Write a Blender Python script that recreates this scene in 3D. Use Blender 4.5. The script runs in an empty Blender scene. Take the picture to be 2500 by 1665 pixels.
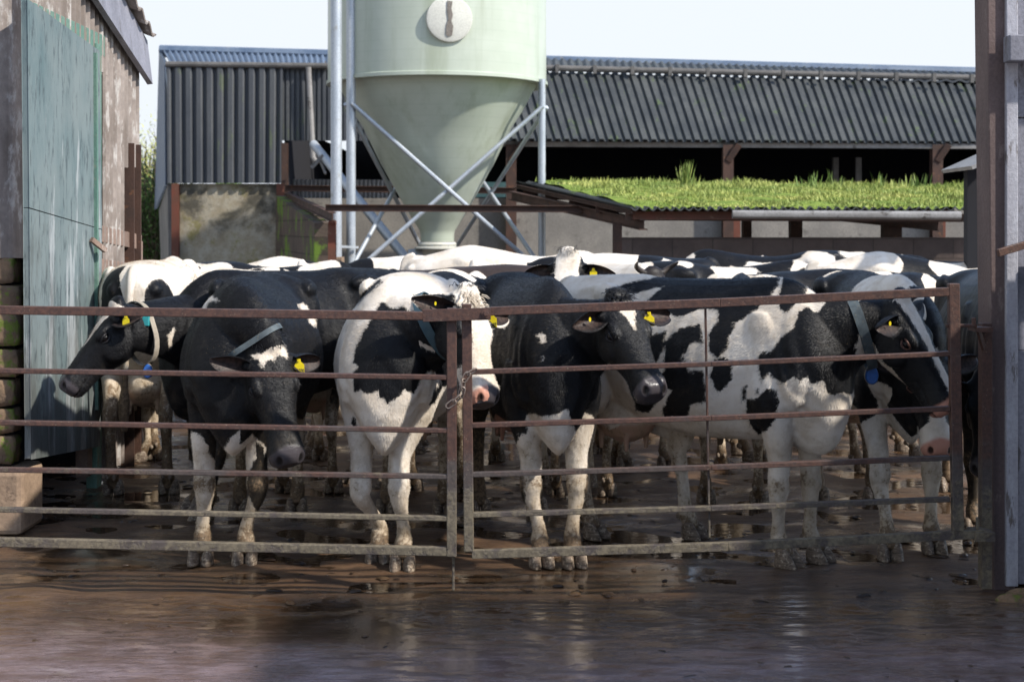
import bpy, bmesh, math, random
import numpy as np
from mathutils import Vector, Matrix
R = math.radians
D = bpy.data
scene = bpy.context.scene
COL = scene.collection
random.seed(7)
rng = np.random.default_rng(7)

# ---------------------------------------------------------------- camera
F = 3472.0          # focal length in photo pixels (2500 wide)
CX, HY, EYE = 1250.0, 556.0, 1.70
cam = D.cameras.new('camera'); camo = D.objects.new('camera', cam); COL.objects.link(camo)
cam.sensor_width = 36; cam.lens = 36 * F / 2500
cam.shift_y = -(832.5 - HY) / 2500
camo.location = (0, 0, EYE); camo.rotation_euler = (R(90), 0, 0)
cam.clip_start = .1; cam.clip_end = 2000
cam.dof.use_dof = True; cam.dof.focus_distance = 7.1; cam.dof.aperture_fstop = 4.0
scene.camera = camo

def P(px, py, d):
    return Vector(((px - CX) / F * d, d, EYE - (py - HY) / F * d))

# ---------------------------------------------------------------- world, sun, exposure
SUN_EL, SUN_AZ = 42.0, 62.0       # azimuth: degrees to the right of straight behind the camera
sdir = Vector((math.sin(R(SUN_AZ)) * math.cos(R(SUN_EL)), -math.cos(R(SUN_AZ)) * math.cos(R(SUN_EL)), math.sin(R(SUN_EL))))
sun = D.lights.new('sun', 'SUN'); sun.energy = 3.45; sun.angle = R(1.6); sun.color = (1, .95, .87)
suno = D.objects.new('sun', sun); COL.objects.link(suno)
suno.rotation_euler = (-sdir).to_track_quat('-Z', 'Y').to_euler(); suno.location = (6, -6, 9)
world = D.worlds.new('World'); scene.world = world; world.use_nodes = True
wn, wl = world.node_tree.nodes, world.node_tree.links
wn.clear()
wout = wn.new('ShaderNodeOutputWorld'); bg = wn.new('ShaderNodeBackground')
sky = wn.new('ShaderNodeTexSky'); sky.sky_type = 'NISHITA'; sky.sun_disc = False
sky.sun_elevation = R(SUN_EL); sky.sun_rotation = math.atan2(sdir.x, sdir.y)
sky.air_density = 1.0; sky.dust_density = .6; sky.ozone_density = 1.5
tc = wn.new('ShaderNodeTexCoord')
mp = wn.new('ShaderNodeMapping'); mp.inputs['Scale'].default_value = (1.0, 1.0, 3.2)
nz = wn.new('ShaderNodeTexNoise'); nz.inputs['Scale'].default_value = 2.1; nz.inputs['Detail'].default_value = 6
nz.inputs['Roughness'].default_value = .55
sep = wn.new('ShaderNodeSeparateXYZ')
# cloud cover: full near the horizon, breaking up higher and to the right
m1 = wn.new('ShaderNodeMapRange'); m1.inputs['From Min'].default_value = .12; m1.inputs['From Max'].default_value = .30
m1.inputs['To Min'].default_value = .52; m1.inputs['To Max'].default_value = -.04
m2 = wn.new('ShaderNodeMath'); m2.operation = 'MULTIPLY_ADD'; m2.inputs[1].default_value = -.42
m3 = wn.new('ShaderNodeMath'); m3.operation = 'ADD'
cr = wn.new('ShaderNodeMapRange'); cr.inputs['From Min'].default_value = .50; cr.inputs['From Max'].default_value = .82
cr.interpolation_type = 'SMOOTHSTEP'
mix = wn.new('ShaderNodeMix'); mix.data_type = 'RGBA'
wl.new(tc.outputs['Generated'], mp.inputs[0]); wl.new(mp.outputs[0], nz.inputs['Vector'])
wl.new(tc.outputs['Generated'], sep.inputs[0]); wl.new(sep.outputs['Z'], m1.inputs['Value'])
wl.new(sep.outputs['X'], m2.inputs[0]); wl.new(m1.outputs[0], m2.inputs[2])
wl.new(nz.outputs[0], m3.inputs[0]); wl.new(m2.outputs[0], m3.inputs[1]); wl.new(m3.outputs[0], cr.inputs['Value'])
wl.new(cr.outputs[0], mix.inputs[0]); wl.new(sky.outputs[0], mix.inputs[6])
mix.inputs[7].default_value = (3.45, 3.68, 3.95, 1)
wl.new(mix.outputs[2], bg.inputs[0]); bg.inputs[1].default_value = .15
wl.new(bg.outputs[0], wout.inputs[0])
scene.view_settings.view_transform = 'Standard'; scene.view_settings.look = 'None'
scene.view_settings.gamma = 1; scene.view_settings.exposure = 0.80

# ---------------------------------------------------------------- node helpers
class N:
    def __init__(s, name):
        s.m = D.materials.new(name); s.m.use_nodes = True
        s.t = s.m.node_tree; s.n = s.t.nodes; s.l = s.t.links
        s.b = s.n['Principled BSDF']
    def new(s, typ, **kw):
        q = s.n.new(typ)
        for k, v in kw.items():
            if k in q.inputs.keys() if hasattr(q.inputs, 'keys') else False: q.inputs[k].default_value = v
            else: setattr(q, k, v)
        return q
    def coord(s, kind='Object', scale=(1, 1, 1), rot=(0, 0, 0)):
        t = s.n.new('ShaderNodeTexCoord'); m = s.n.new('ShaderNodeMapping')
        m.inputs['Scale'].default_value = scale; m.inputs['Rotation'].default_value = rot
        s.l.new(t.outputs[kind], m.inputs[0]); return m.outputs[0]
    def noise(s, vec, scale, detail=4, rough=.55, dist=0):
        q = s.n.new('ShaderNodeTexNoise'); q.inputs['Scale'].default_value = scale
        q.inputs['Detail'].default_value = detail; q.inputs['Roughness'].default_value = rough
        q.inputs['Distortion'].default_value = dist
        if vec is not None: s.l.new(vec, q.inputs['Vector'])
        return q.outputs[0]
    def rng(s, v, a, b, c=0, d=1, smooth=True):
        q = s.n.new('ShaderNodeMapRange'); q.inputs[1].default_value = a; q.inputs[2].default_value = b
        q.inputs[3].default_value = c; q.inputs[4].default_value = d
        if smooth: q.interpolation_type = 'SMOOTHSTEP'
        s.l.new(v, q.inputs[0]); return q.outputs[0]
    def math(s, op, a, b=None, c=None):
        q = s.n.new('ShaderNodeMath'); q.operation = op
        for i, v in enumerate((a, b, c)):
            if v is None: continue
            if isinstance(v, (int, float)): q.inputs[i].default_value = v
            else: s.l.new(v, q.inputs[i])
        return q.outputs[0]
    def mix(s, f, a, b, mode='MIX'):
        q = s.n.new('ShaderNodeMix'); q.data_type = 'RGBA'; q.blend_type = mode
        for i, v in ((0, f), (6, a), (7, b)):
            if isinstance(v, (int, float)): q.inputs[i].default_value = v
            elif isinstance(v, tuple): q.inputs[i].default_value = (*v[:3], 1)
            else: s.l.new(v, q.inputs[i])
        return q.outputs[2]
    def attr(s, name, typ='GEOMETRY'):
        q = s.n.new('ShaderNodeAttribute'); q.attribute_name = name; q.attribute_type = typ
        return q.outputs['Fac']
    def set(s, **kw):
        for k, v in kw.items():
            k = {'color': 'Base Color', 'rough': 'Roughness', 'metal': 'Metallic', 'spec': 'Specular IOR Level'}.get(k, k)
            if isinstance(v, (int, float)): s.b.inputs[k].default_value = v
            elif isinstance(v, tuple): s.b.inputs[k].default_value = (*v[:3], 1)
            else: s.l.new(v, s.b.inputs[k])
        return s
    def bump(s, h, dist=.01, strength=1.0, prev=None):
        q = s.n.new('ShaderNodeBump'); q.inputs['Distance'].default_value = dist; q.inputs['Strength'].default_value = strength
        s.l.new(h, q.inputs['Height'])
        if prev is not None: s.l.new(prev, q.inputs['Normal'])
        s.l.new(q.outputs[0], s.b.inputs['Normal']); return q.outputs[0]

def mat_weather(name, c1, c2, c3=None, scale=3.0, stretch=(1, 1, 1), rough=.75, spec=.3, bump=.004, fine=60, c3lo=.58, c3hi=.68, metal=0, k=.5):
    s = N(name); v = s.coord('Object', stretch)
    a = s.noise(v, scale, 6, .62)
    col = s.mix(s.rng(a, .5 - k * .36, .5 + k * .36), c1, c2)
    v0 = s.coord('Object')
    if c3 is not None:
        b = s.noise(v, scale * 2.3, 8, .68)
        col = s.mix(s.rng(b, c3lo, c3hi), col, c3)
    g = s.noise(v0, fine, 4, .6)
    col = s.mix(s.rng(g, .35, .7, 0, .35), col, (c1[0] * .45, c1[1] * .45, c1[2] * .45))
    s.set(color=col, rough=s.rng(a, .2, .8, rough - .12, rough + .12, False), spec=spec, metal=metal)
    s.bump(s.math('ADD', s.math('MULTIPLY', g, .6), a), bump)
    return s.m

# ---------------------------------------------------------------- mesh helpers
class MB:
    """collects shapes into one mesh"""
    def __init__(s): s.v = []; s.f = []
    def add(s, vs, fs):
        o = len(s.v); s.v += [tuple(p) for p in vs]; s.f += [tuple(i + o for i in f) for f in fs]; return s
    def box(s, a, b, bev=0):
        x0, x1 = sorted((a[0], b[0])); y0, y1 = sorted((a[1], b[1])); z0, z1 = sorted((a[2], b[2]))
        return s.add([(x0, y0, z0), (x1, y0, z0), (x1, y1, z0), (x0, y1, z0), (x0, y0, z1), (x1, y0, z1), (x1, y1, z1), (x0, y1, z1)],
                     [(0, 3, 2, 1), (4, 5, 6, 7), (0, 1, 5, 4), (1, 2, 6, 5), (2, 3, 7, 6), (3, 0, 4, 7)])
    def bar(s, a, b, w, h, up=(0, 0, 1)):
        """rectangular bar from a to b; w across, h along up"""
        a, b = Vector(a), Vector(b); t = (b - a).normalized(); u = Vector(up)
        if abs(t.dot(u)) > .99: u = Vector((0, 1, 0))
        sd = t.cross(u).normalized(); u = sd.cross(t).normalized()
        vs = []
        for c in (a, b):
            for i, j in ((-1, -1), (1, -1), (1, 1), (-1, 1)): vs.append(c + sd * (i * w / 2) + u * (j * h / 2))
        return s.add(vs, [(3, 2, 1, 0), (4, 5, 6, 7), (0, 1, 5, 4), (1, 2, 6, 5), (2, 3, 7, 6), (3, 0, 4, 7)])
    def tube(s, pts, r, n=12, cap=True, r2=None):
        pts = [Vector(p) for p in pts]; rings = []
        rr = r if isinstance(r, (list, tuple)) else [r] * len(pts)
        up = Vector((0, 0, 1)); t0 = (pts[1] - pts[0]).normalized()
        if abs(t0.dot(up)) > .95: up = Vector((0, 1, 0))
        sd = t0.cross(up).normalized()
        o = len(s.v)
        for i, p in enumerate(pts):
            t = (pts[min(i + 1, len(pts) - 1)] - pts[max(i - 1, 0)]).normalized()
            sd = (sd - t * sd.dot(t)).normalized(); u = sd.cross(t)
            for k in range(n):
                a = 2 * math.pi * k / n
                s.v.append(tuple(p + sd * (math.cos(a) * rr[i]) + u * (math.sin(a) * rr[i])))
        for i in range(len(pts) - 1):
            for k in range(n):
                k2 = (k + 1) % n
                s.f.append((o + i * n + k, o + i * n + k2, o + (i + 1) * n + k2, o + (i + 1) * n + k))
        if cap:
            s.f.append(tuple(o + k for k in range(n))[::-1]); s.f.append(tuple(o + (len(pts) - 1) * n + k for k in range(n)))
        return s
    def quad(s, a, b, c, d): return s.add([a, b, c, d], [(0, 1, 2, 3)])
    def lathe(s, prof, c, n=64, ang=(0, 360)):
        o = len(s.v); full = abs(ang[1] - ang[0] - 360) < 1e-3; m = n if full else n + 1
        for (r, z) in prof:
            for k in range(m):
                a = R(ang[0] + (ang[1] - ang[0]) * k / n); s.v.append((c[0] + r * math.cos(a), c[1] + r * math.sin(a), c[2] + z))
        for i in range(len(prof) - 1):
            for k in range(n):
                k2 = (k + 1) % m
                s.f.append((o + i * m + k, o + i * m + k2, o + (i + 1) * m + k2, o + (i + 1) * m + k))
        return s
    def ibeam(s, a, b, w, h, t=.012, up=(0, 0, 1)):
        a, b = Vector(a), Vector(b); tt = (b - a).normalized(); u = Vector(up)
        if abs(tt.dot(u)) > .99: u = Vector((0, 1, 0))
        sd = tt.cross(u).normalized(); u = sd.cross(tt).normalized()
        s.bar(a, b, t, h - 2 * t, up)
        for q in (-1, 1): s.bar(a + u * q * (h - t) / 2, b + u * q * (h - t) / 2, w, t, up)
        return s
    def corr(s, tl, tr, bl, br, n, amp, normal, prof='sine', sub=8, rows=2, thick=0):
        """corrugated sheet between four corners, n ribs"""
        tl, tr, bl, br, nv = map(Vector, (tl, tr, bl, br, normal)); m = n * sub
        o = len(s.v)
        for j in range(rows):
            q = j / (rows - 1)
            for i in range(m + 1):
                p = i / m; ph = (p * n) % 1
                if prof == 'sine': h = .5 + .5 * math.cos(2 * math.pi * p * n)
                else: h = min(1, max(0, (abs(ph - .5) - .12) / .1)) if True else 0
                a = tl.lerp(tr, p); b = bl.lerp(br, p)
                s.v.append(tuple(a.lerp(b, q) + nv * (h * amp)))
        for j in range(rows - 1):
            for i in range(m):
                s.f.append((o + j * (m + 1) + i, o + (j + 1) * (m + 1) + i, o + (j + 1) * (m + 1) + i + 1, o + j * (m + 1) + i + 1))
        return s
    def build(s, name, mat=None, parent=None, smooth=False, bevel=0, solid=0):
        me = D.meshes.new(name); me.from_pydata(s.v, [], s.f); me.update()
        o = D.objects.new(name, me); COL.objects.link(o)
        if mat: me.materials.append(mat)
        if smooth:
            me.polygons.foreach_set('use_smooth', [True] * len(me.polygons))
            if smooth != 'all':
                me.set_sharp_from_angle(angle=R(smooth if isinstance(smooth, (int, float)) and smooth > 1 else 35))
        if bevel:
            m = o.modifiers.new('bevel', 'BEVEL'); m.width = bevel; m.segments = 2; m.limit_method = 'ANGLE'
        if solid:
            m = o.modifiers.new('solid', 'SOLIDIFY'); m.thickness = solid; m.offset = -1
        if parent: o.parent = parent
        return o

def tag(o, label=None, cat=None, group=None, kind=None):
    if label: o['label'] = label
    if cat: o['category'] = cat
    if group: o['group'] = group
    if kind: o['kind'] = kind
    return o
def empty(name, loc, label=None, cat=None, group=None):
    """an Empty at a thing's base; parts are built in world space and hung under it"""
    o = D.objects.new(name, None); COL.objects.link(o); o.location = loc; o.empty_display_size = .2
    return tag(o, label, cat, group)
def hang(root, *objs):
    for o in objs:
        o.parent = root; o.matrix_parent_inverse = Matrix.Translation(-Vector(root.location))
    return objs[0]
# ================================================================ materials of the setting
M = {}
M['sheet_dark'] = mat_weather('dark_cladding', (.060, .066, .076), (.095, .100, .105), (.10, .12, .075), 1.6, (1, 1, .35), rough=.55, spec=.35, bump=.003, fine=40)
M['roof'] = mat_weather('fibre_cement_roof', (.042, .046, .048), (.078, .082, .080), (.085, .115, .05), 2.2, (1, .5, .5), rough=.7, bump=.004, fine=30)
M['ridge'] = mat_weather('blue_grey_ridge', (.085, .12, .18), (.14, .18, .24), (.2, .2, .2), 2, rough=.45, fine=40)
M['gutter'] = mat_weather('grey_gutter', (.20, .19, .18), (.30, .29, .28), (.08, .07, .06), 3, rough=.6, fine=50)
M['gutter_dark'] = mat_weather('dark_gutter', (.10, .095, .09), (.16, .15, .14), (.05, .045, .04), 3, rough=.7, fine=50)
M['rust'] = mat_weather('red_oxide_steel', (.16, .050, .030), (.12, .055, .035), (.20, .12, .08), 5, rough=.65, bump=.003, fine=70)
M['rust_dark'] = mat_weather('rusty_beam', (.085, .045, .032), (.055, .035, .028), (.16, .075, .04), 5, rough=.7, bump=.003, fine=70)
M['galv'] = mat_weather('galvanised_steel', (.42, .46, .50), (.52, .55, .58), (.36, .36, .34), 5, (1, 1, .4), rough=.42, spec=.5, bump=.0015, fine=60, metal=.35)
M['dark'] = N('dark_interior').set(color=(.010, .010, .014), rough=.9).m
M['teal_sheet'] = mat_weather('pale_teal_sheet', (.25, .45, .42), (.3, .5, .45), rough=.6)

def gate_mat():
    s = N('gate_steel'); v = s.coord('Object'); v2 = s.coord('Object', (.35, 1, 1))
    a = s.noise(v2, 6, 8, .68); b = s.noise(v, 55, 5, .7); pos = s.n.new('ShaderNodeSeparateXYZ'); s.l.new(s.coord('Object'), pos.inputs[0])
    rust = s.mix(s.rng(b, .3, .7), (.050, .026, .021), (.105, .050, .034)); grey = s.mix(s.rng(b, .3, .7), (.055, .044, .040), (.095, .076, .068))
    # less rust on the lower rails, dried muck instead
    low = s.rng(pos.outputs['Z'], .25, .95)
    f = s.rng(s.math('ADD', a, s.math('MULTIPLY', s.math('SUBTRACT', low, .6), .35)), .38, .60)
    col = s.mix(f, grey, rust)
    mk = s.rng(s.math('ADD', s.noise(v, 9, 8, .75), s.math('MULTIPLY', s.math('SUBTRACT', .35, low), .36)), .50, .64)
    col = s.mix(s.math('MULTIPLY', mk, .65), col, s.mix(s.rng(b, .35, .65), (.26, .215, .14), (.11, .092, .058)))
    vo = s.n.new('ShaderNodeTexVoronoi'); vo.inputs['Scale'].default_value = 70; s.l.new(v, vo.inputs['Vector'])
    fl = s.math('MULTIPLY', s.math('LESS_THAN', vo.outputs['Distance'], .16), s.rng(s.noise(v, 12, 2), .48, .6))
    col = s.mix(s.math('MULTIPLY', fl, .55), col, (.30, .24, .17))
    s.set(color=col, rough=s.rng(a, .3, .7, .45, .68), spec=.5)
    s.bump(s.math('ADD', a, s.math('ADD', b, s.math('MULTIPLY', mk, 1.2))), .0022); return s.m
M['gate'] = gate_mat()

def ground_mat():
    s = N('wet_yard'); v = s.coord('Object'); vx = s.coord('Object', (.75, 1.25, 1))
    g = s.n.new('ShaderNodeSeparateXYZ'); s.l.new(s.coord('Object'), g.inputs[0]); y = g.outputs['Y']; x = g.outputs['X']
    big = s.noise(vx, .9, 5, .6); mid = s.noise(vx, 4.5, 8, .68); fin = s.noise(v, 38, 5, .7); mid2 = s.noise(s.coord('Object', (.4, 1.6, 1)), 11, 6, .7)
    front = s.rng(y, 5.3, 6.3)              # 0 = near concrete tinted with sky sheen, 1 = mucky yard behind the gate
    conc = s.mix(s.rng(mid, .35, .65), (.160, .098, .082), (.300, .225, .240))  # lighter, mauve tones carry the sky's sheen in the base colour
    muck = s.mix(s.rng(mid, .35, .65), (.060, .031, .015), (.125, .070, .036))
    slur = s.mix(s.rng(fin, .3, .7), (.030, .018, .010), (.055, .034, .020))
    col = s.mix(front, conc, muck)
    f2 = s.rng(s.math('ADD', s.math('MULTIPLY', mid2, .6), s.math('MULTIPLY', big, .5)), .50, .62)
    col = s.mix(s.math('MULTIPLY', f2, s.rng(front, 0, 1, .45, .95)), col, slur)
    col = s.mix(s.rng(fin, .62, .78, 0, .5), col, (.20, .145, .085))
    # water film
    wet = s.rng(s.math('ADD', s.math('MULTIPLY', big, .9), s.math('MULTIPLY', mid, .45)), .60, .76)
    wetf = s.math('MAXIMUM', wet, s.math('MULTIPLY', s.rng(y, 7.2, 6.2, 0, 1.0), s.rng(mid2, .47, .58, 1, .10)))
    s.set(color=col, rough=s.math('ADD', s.rng(wetf, 0, 1, .55, .12, False), s.math('MULTIPLY', fin, .12)), spec=.45)
    s.l.new(s.rng(wetf, 0, 1, .12, 1, False), s.b.inputs['Coat Weight']); s.b.inputs['Coat IOR'].default_value = 1.85
    s.l.new(s.rng(wetf, 0, 1, .30, .045, False), s.b.inputs['Coat Roughness'])
    hgt = s.math('MULTIPLY', s.math('ADD', s.math('MULTIPLY', fin, .5), s.math('ADD', mid2, s.math('MULTIPLY', mid, .7))), s.rng(wetf, 0, 1, 1.0, .12, False))
    nb = s.bump(hgt, .022, .55)
    s.l.new(nb, s.b.inputs['Coat Normal'])
    return s.m
M['ground'] = ground_mat()

def block_mat(name, c1, c2, mortar, bw, bh, moss=None, off=.5, rot=(R(90), 0, 0), mossr=(.55, .65)):
    s = N(name); v = s.coord('Object', rot=rot); vo = s.coord('Object')
    br = s.n.new('ShaderNodeTexBrick'); s.l.new(v, br.inputs['Vector']); br.inputs['Scale'].default_value = 1
    br.inputs['Brick Width'].default_value = bw; br.inputs['Row Height'].default_value = bh; br.inputs['Mortar Size'].default_value = .008; br.offset = off
    br.inputs['Color1'].default_value = (*c1, 1); br.inputs['Color2'].default_value = (*c2, 1); br.inputs['Mortar'].default_value = (*mortar, 1); br.inputs['Mortar Smooth'].default_value = .3
    a = s.noise(vo, 2.5, 8, .7); b = s.noise(vo, 30, 5, .7)
    col = s.mix(s.rng(a, .35, .7, 0, .6), br.outputs['Color'], (c1[0] * .4, c1[1] * .4, c1[2] * .4))
    col = s.mix(s.rng(b, .4, .75, 0, .4), col, mortar)
    if moss: col = s.mix(s.rng(s.noise(vo, 1.7, 8, .7), *mossr), col, moss)
    s.set(color=col, rough=.85, spec=.2); s.bump(s.math('SUBTRACT', s.math('ADD', b, a), br.outputs['Fac']), .006); return s.m
M['block'] = block_mat('brown_blocks', (.115, .085, .072), (.085, .065, .058), (.065, .052, .045), .45, .225)
M['block_side'] = block_mat('mossy_blocks', (.13, .095, .075), (.10, .078, .062), (.055, .045, .035), .45, .225, (.12, .19, .03), rot=(R(90), R(90), 0), mossr=(.50, .60))

def concrete_wall():
    s = N('stained_concrete'); v = s.coord('Object')
    a = s.noise(v, 1.0, 9, .66, .4); b = s.noise(v, 5, 8, .7); f = s.noise(v, 45, 5, .7)
    g = s.n.new('ShaderNodeSeparateXYZ'); s.l.new(v, g.inputs[0])
    col = s.mix(s.rng(b, .35, .65), (.30, .25, .17), (.40, .36, .28))
    col = s.mix(s.rng(s.noise(v, 1.8, 9, .72), .50, .62, 0, .8), col, (.23, .20, .07))
    st = s.rng(s.math('ADD', a, s.math('MULTIPLY', s.math('SUBTRACT', g.outputs['Z'], 1.9), .16)), .44, .60)
    col = s.mix(s.math('MULTIPLY', st, .85), col, (.045, .043, .036))
    col = s.mix(s.rng(f, .5, .75, 0, .5), col, (.05, .05, .03))
    s.set(color=col, rough=.9, spec=.15); s.bump(s.math('ADD', b, f), .006); return s.m
M['conc_stained'] = concrete_wall()
M['conc'] = mat_weather('grey_concrete_wall', (.20, .185, .165), (.30, .275, .24), (.11, .10, .09), 1.3, rough=.9, spec=.15, bump=.004, fine=35, c3lo=.56, c3hi=.72)
M['asb'] = mat_weather('lichened_cement_board', (.31, .265, .235), (.17, .14, .12), (.42, .39, .36), 5, (1, 1, .35), rough=.9, spec=.15, bump=.008, fine=22, c3lo=.52, c3hi=.62)
def door_mat():
    s = N('flaking_teal_paint'); v = s.coord('Object'); vs = s.coord('Object', (1, 1, .28))
    a = s.noise(vs, 4, 9, .7); b = s.noise(vs, 22, 6, .7); c = s.noise(v, 1.2, 4)
    g = s.n.new('ShaderNodeSeparateXYZ'); s.l.new(v, g.inputs[0])
    col = s.mix(s.rng(a, .35, .65), (.105, .15, .155), (.165, .205, .205))
    col = s.mix(s.rng(c, .4, .65, 0, .7), col, (.19, .22, .215))
    col = s.mix(s.rng(b, .50, .66, 0, .8), col, (.055, .07, .075))
    ch = s.rng(s.math('ADD', s.noise(s.coord('Object', (1, 1, .12)), 7, 6, .65), s.math('MULTIPLY', g.outputs['Z'], -.07)), .47, .53)
    col = s.mix(s.math('MULTIPLY', ch, .8), col, (.36, .38, .38))
    dk = s.rng(s.math('ADD', s.noise(vs, 3, 8, .7), s.math('MULTIPLY', g.outputs['Z'], -.20)), .22, .42)
    col = s.mix(s.math('MULTIPLY', dk, .7), col, (.07, .068, .06))
    s.set(color=col, rough=.7, spec=.25); s.bump(s.math('ADD', s.math('ADD', a, b), s.math('MULTIPLY', ch, -.6)), .004); return s.m
M['door'] = door_mat()
M['green_wood'] = mat_weather('green_timber', (.10, .20, .16), (.16, .24, .19), (.22, .18, .13), 5, (1, 1, .3), rough=.8)
M['timber'] = mat_weather('weathered_timber', (.26, .18, .14), (.17, .115, .09), (.42, .38, .34), 6, (1, 1, .3), rough=.85, bump=.006)
M['postr'] = mat_weather('purple_brown_post', (.155, .110, .100), (.115, .085, .080), (.22, .17, .15), 5, (1, 1, .35), rough=.8, bump=.004)
M['whitewood'] = mat_weather('flaking_white_board', (.46, .46, .50), (.30, .29, .32), (.14, .12, .11), 9, (1, 1, .2), rough=.75, bump=.004, c3lo=.55, c3hi=.64)
M['greyboard'] = mat_weather('blue_grey_board', (.19, .19, .22), (.27, .27, .31), (.12, .11, .11), 6, (1, 1, .3), rough=.75, bump=.003)
M['stone'] = mat_weather('mossy_stone', (.24, .16, .10), (.13, .095, .07), (.13, .17, .035), 5, rough=.95, spec=.1, bump=.015, fine=22, c3lo=.50, c3hi=.60)
M['pad'] = mat_weather('sandstone_footing', (.34, .24, .165), (.25, .175, .12), (.16, .11, .08), 4, rough=.9, spec=.15, bump=.008, fine=30)

def silo_mat():
    s = N('sage_fibreglass'); v = s.coord('Object'); a = s.noise(s.coord('Object', (1, 1, .10)), 3.4, 8, .66); b = s.noise(v, 3, 5)
    g = s.n.new('ShaderNodeSeparateXYZ'); s.l.new(v, g.inputs[0])
    col = s.mix(s.rng(b, .3, .7), (.42, .46, .375), (.46, .50, .415))
    col = s.mix(s.rng(a, .48, .72, 0, .55), col, (.27, .30, .20))
    # faint moulding bands
    w = s.math('SINE', s.math('MULTIPLY', g.outputs['Z'], 46)); col = s.mix(s.rng(w, .80, 1, 0, .10), col, (.28, .34, .26))
    s.set(color=col, rough=.34, spec=.5); s.bump(a, .004, .4); return s.m
M['silo'] = silo_mat()
M['cream'] = mat_weather('cream_plastic', (.64, .63, .56), (.58, .57, .50), (.35, .33, .27), 5, rough=.5, bump=.001, c3lo=.64, c3hi=.8)
M['dirtglass'] = mat_weather('dark_sight_strip', (.14, .12, .10), (.24, .21, .18), (.4, .38, .34), 25, rough=.5, bump=.001)

# ================================================================ ground
def ground():
    xs = np.unique(np.r_[np.linspace(-600, -8, 12), np.linspace(-8, 8, 220), np.linspace(8, 600, 12)])
    ys = np.unique(np.r_[np.linspace(-60, 3.5, 8), np.linspace(3.5, 18, 220), np.linspace(18, 900, 24)])
    Xg, Yg = np.meshgrid(xs, ys); near = np.clip((8 - np.abs(Xg)) / 1, 0, 1) * np.clip((Yg - 3.5) / 1, 0, 1) * np.clip((18 - Yg) / 2, 0, 1)
    Z = np.zeros_like(Xg); r = np.random.default_rng(3)
    for _ in range(70):
        k = r.uniform(2, 26); a = r.uniform(0, 6.28); Z += np.sin(Xg * k * math.cos(a) * .8 + Yg * k * math.sin(a) + r.uniform(0, 6.28)) * .0042 / k ** .55
    Z = Z * near * np.clip((Yg - 4.5) / 3, .25, 1) + .004 * np.clip((6.7 - Yg) / .4, 0, 1) * near
    # dung heap at the foot of the left wall
    Z += .020 * np.exp(-((Xg + 2.35) / .45) ** 2 - ((Yg - 6.6) / .6) ** 2) * (1 + .3 * np.sin(Xg * 13 + Yg * 5) * np.sin(Yg * 9 - Xg * 4))
    v = np.stack([Xg, Yg, Z], -1).reshape(-1, 3); nx = len(xs)
    f = [(j * nx + i, j * nx + i + 1, (j + 1) * nx + i + 1, (j + 1) * nx + i) for j in range(len(ys) - 1) for i in range(nx - 1)]
    m = MB(); m.add(v.tolist(), f); o = m.build('ground', M['ground'], smooth='all'); tag(o, 'wet brown concrete yard slick with slurry and puddles', kind='structure')
ground()
def puddle():
    s = N('puddle_water'); a = s.noise(s.coord('Object', (.6, 1.6, 1)), 14, 3); s.set(color=(.040, .024, .014), rough=.04, spec=.5)
    s.bump(a, .004, .5)
    m = MB(); m.add([(-5, 6.30, 0), (5, 6.30, 0), (5, 13, 0), (-5, 13, 0)], [(0, 1, 2, 3)])
    o = m.build('puddle', s.m); o.location.z = -.0050; tag(o, 'thin film of muddy water lying in the hollows of the yard', kind='structure')
puddle()

# ================================================================ gates
GD = 6.52
def G(px, py, dd=0): return P(px, py, GD + dd)
def rail(root, name, a, b, w, h, n=1, mat='gate', bev=.004):
    m = MB(); m.bar(a, b, w, h); o = m.build(name, M[mat], None, bevel=bev); hang(root, o); return o
gl = empty('field_gate', (-1.5, GD, 0), 'rusty seven rail steel gate on the left, held to the other by a chain', 'gate', 'pair of steel yard gates')
gr = empty('field_gate', (1.3, GD, 0), 'rusty steel gate on the right with a middle upright, hinged to the brown post', 'gate', 'pair of steel yard gates')
LG = [(757, 772, 21), (905, 921, 12), (1031, 1051, 12), (1146, 1163, 12), (1243, 1265, 12), (1322, 1345, 22)]
for y0, y1, th in LG:
    a = G(-60, y0 - 1); b = G(1092, y1)
    rail(gl, 'rail', a, b, .035, th / F * GD, bev=.004)
rail(gl, 'end_upright', G(1103, 752), G(1103, 1357), .045, .040)
# the flat latch plate across both gates, its bolt, and the drop bolt
rail(gl, 'latch_plate', G(1032, 771, -.045), G(1198, 766, -.045), .008, .056, bev=.002)
m = MB(); m.tube([G(1187, 766, -.05), G(1187, 766, -.075)], .013, 6); hang(gl, m.build('latch_bolt', M['gate'], bevel=.002))
m = MB(); m.tube([G(1187, 766, -.049), G(1187, 766, -.054)], .022, 16); hang(gl, m.build('washer', M['gate']))
rail(gl, 'drop_bolt', G(1107, 1330, .03), G(1107, 1441, .03), .012, .012)
RG = [(762, 712, 21), (908, 863, 12), (1038, 997, 12), (1158, 1117, 12), (1256, 1218, 12), (1352, 1302, 21)]
for i, (y0, y1, th) in enumerate(RG):
    xr = 2318 if i < 5 else 2402
    x0 = 1196 if i == 0 else (1152 if i == 5 else 1152)
    if i == 0: y0 = 760
    pts = [G(x0, y0), G((x0 + xr) / 2, (y0 + y1) / 2 + (3 if i < 5 else 6)), G(xr, y1)]
    m = MB(); m.bar(pts[0], pts[1], .035, th / F * GD); m.bar(pts[1], pts[2], .035, th / F * GD); hang(gr, m.build('rail', M['gate'], bevel=.003))
rail(gr, 'end_upright', G(1139, 742), G(1145, 1345), .045, .038)
rail(gr, 'hinge_upright', G(2327, 692), G(2338, 1296), .05, .038)
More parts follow.
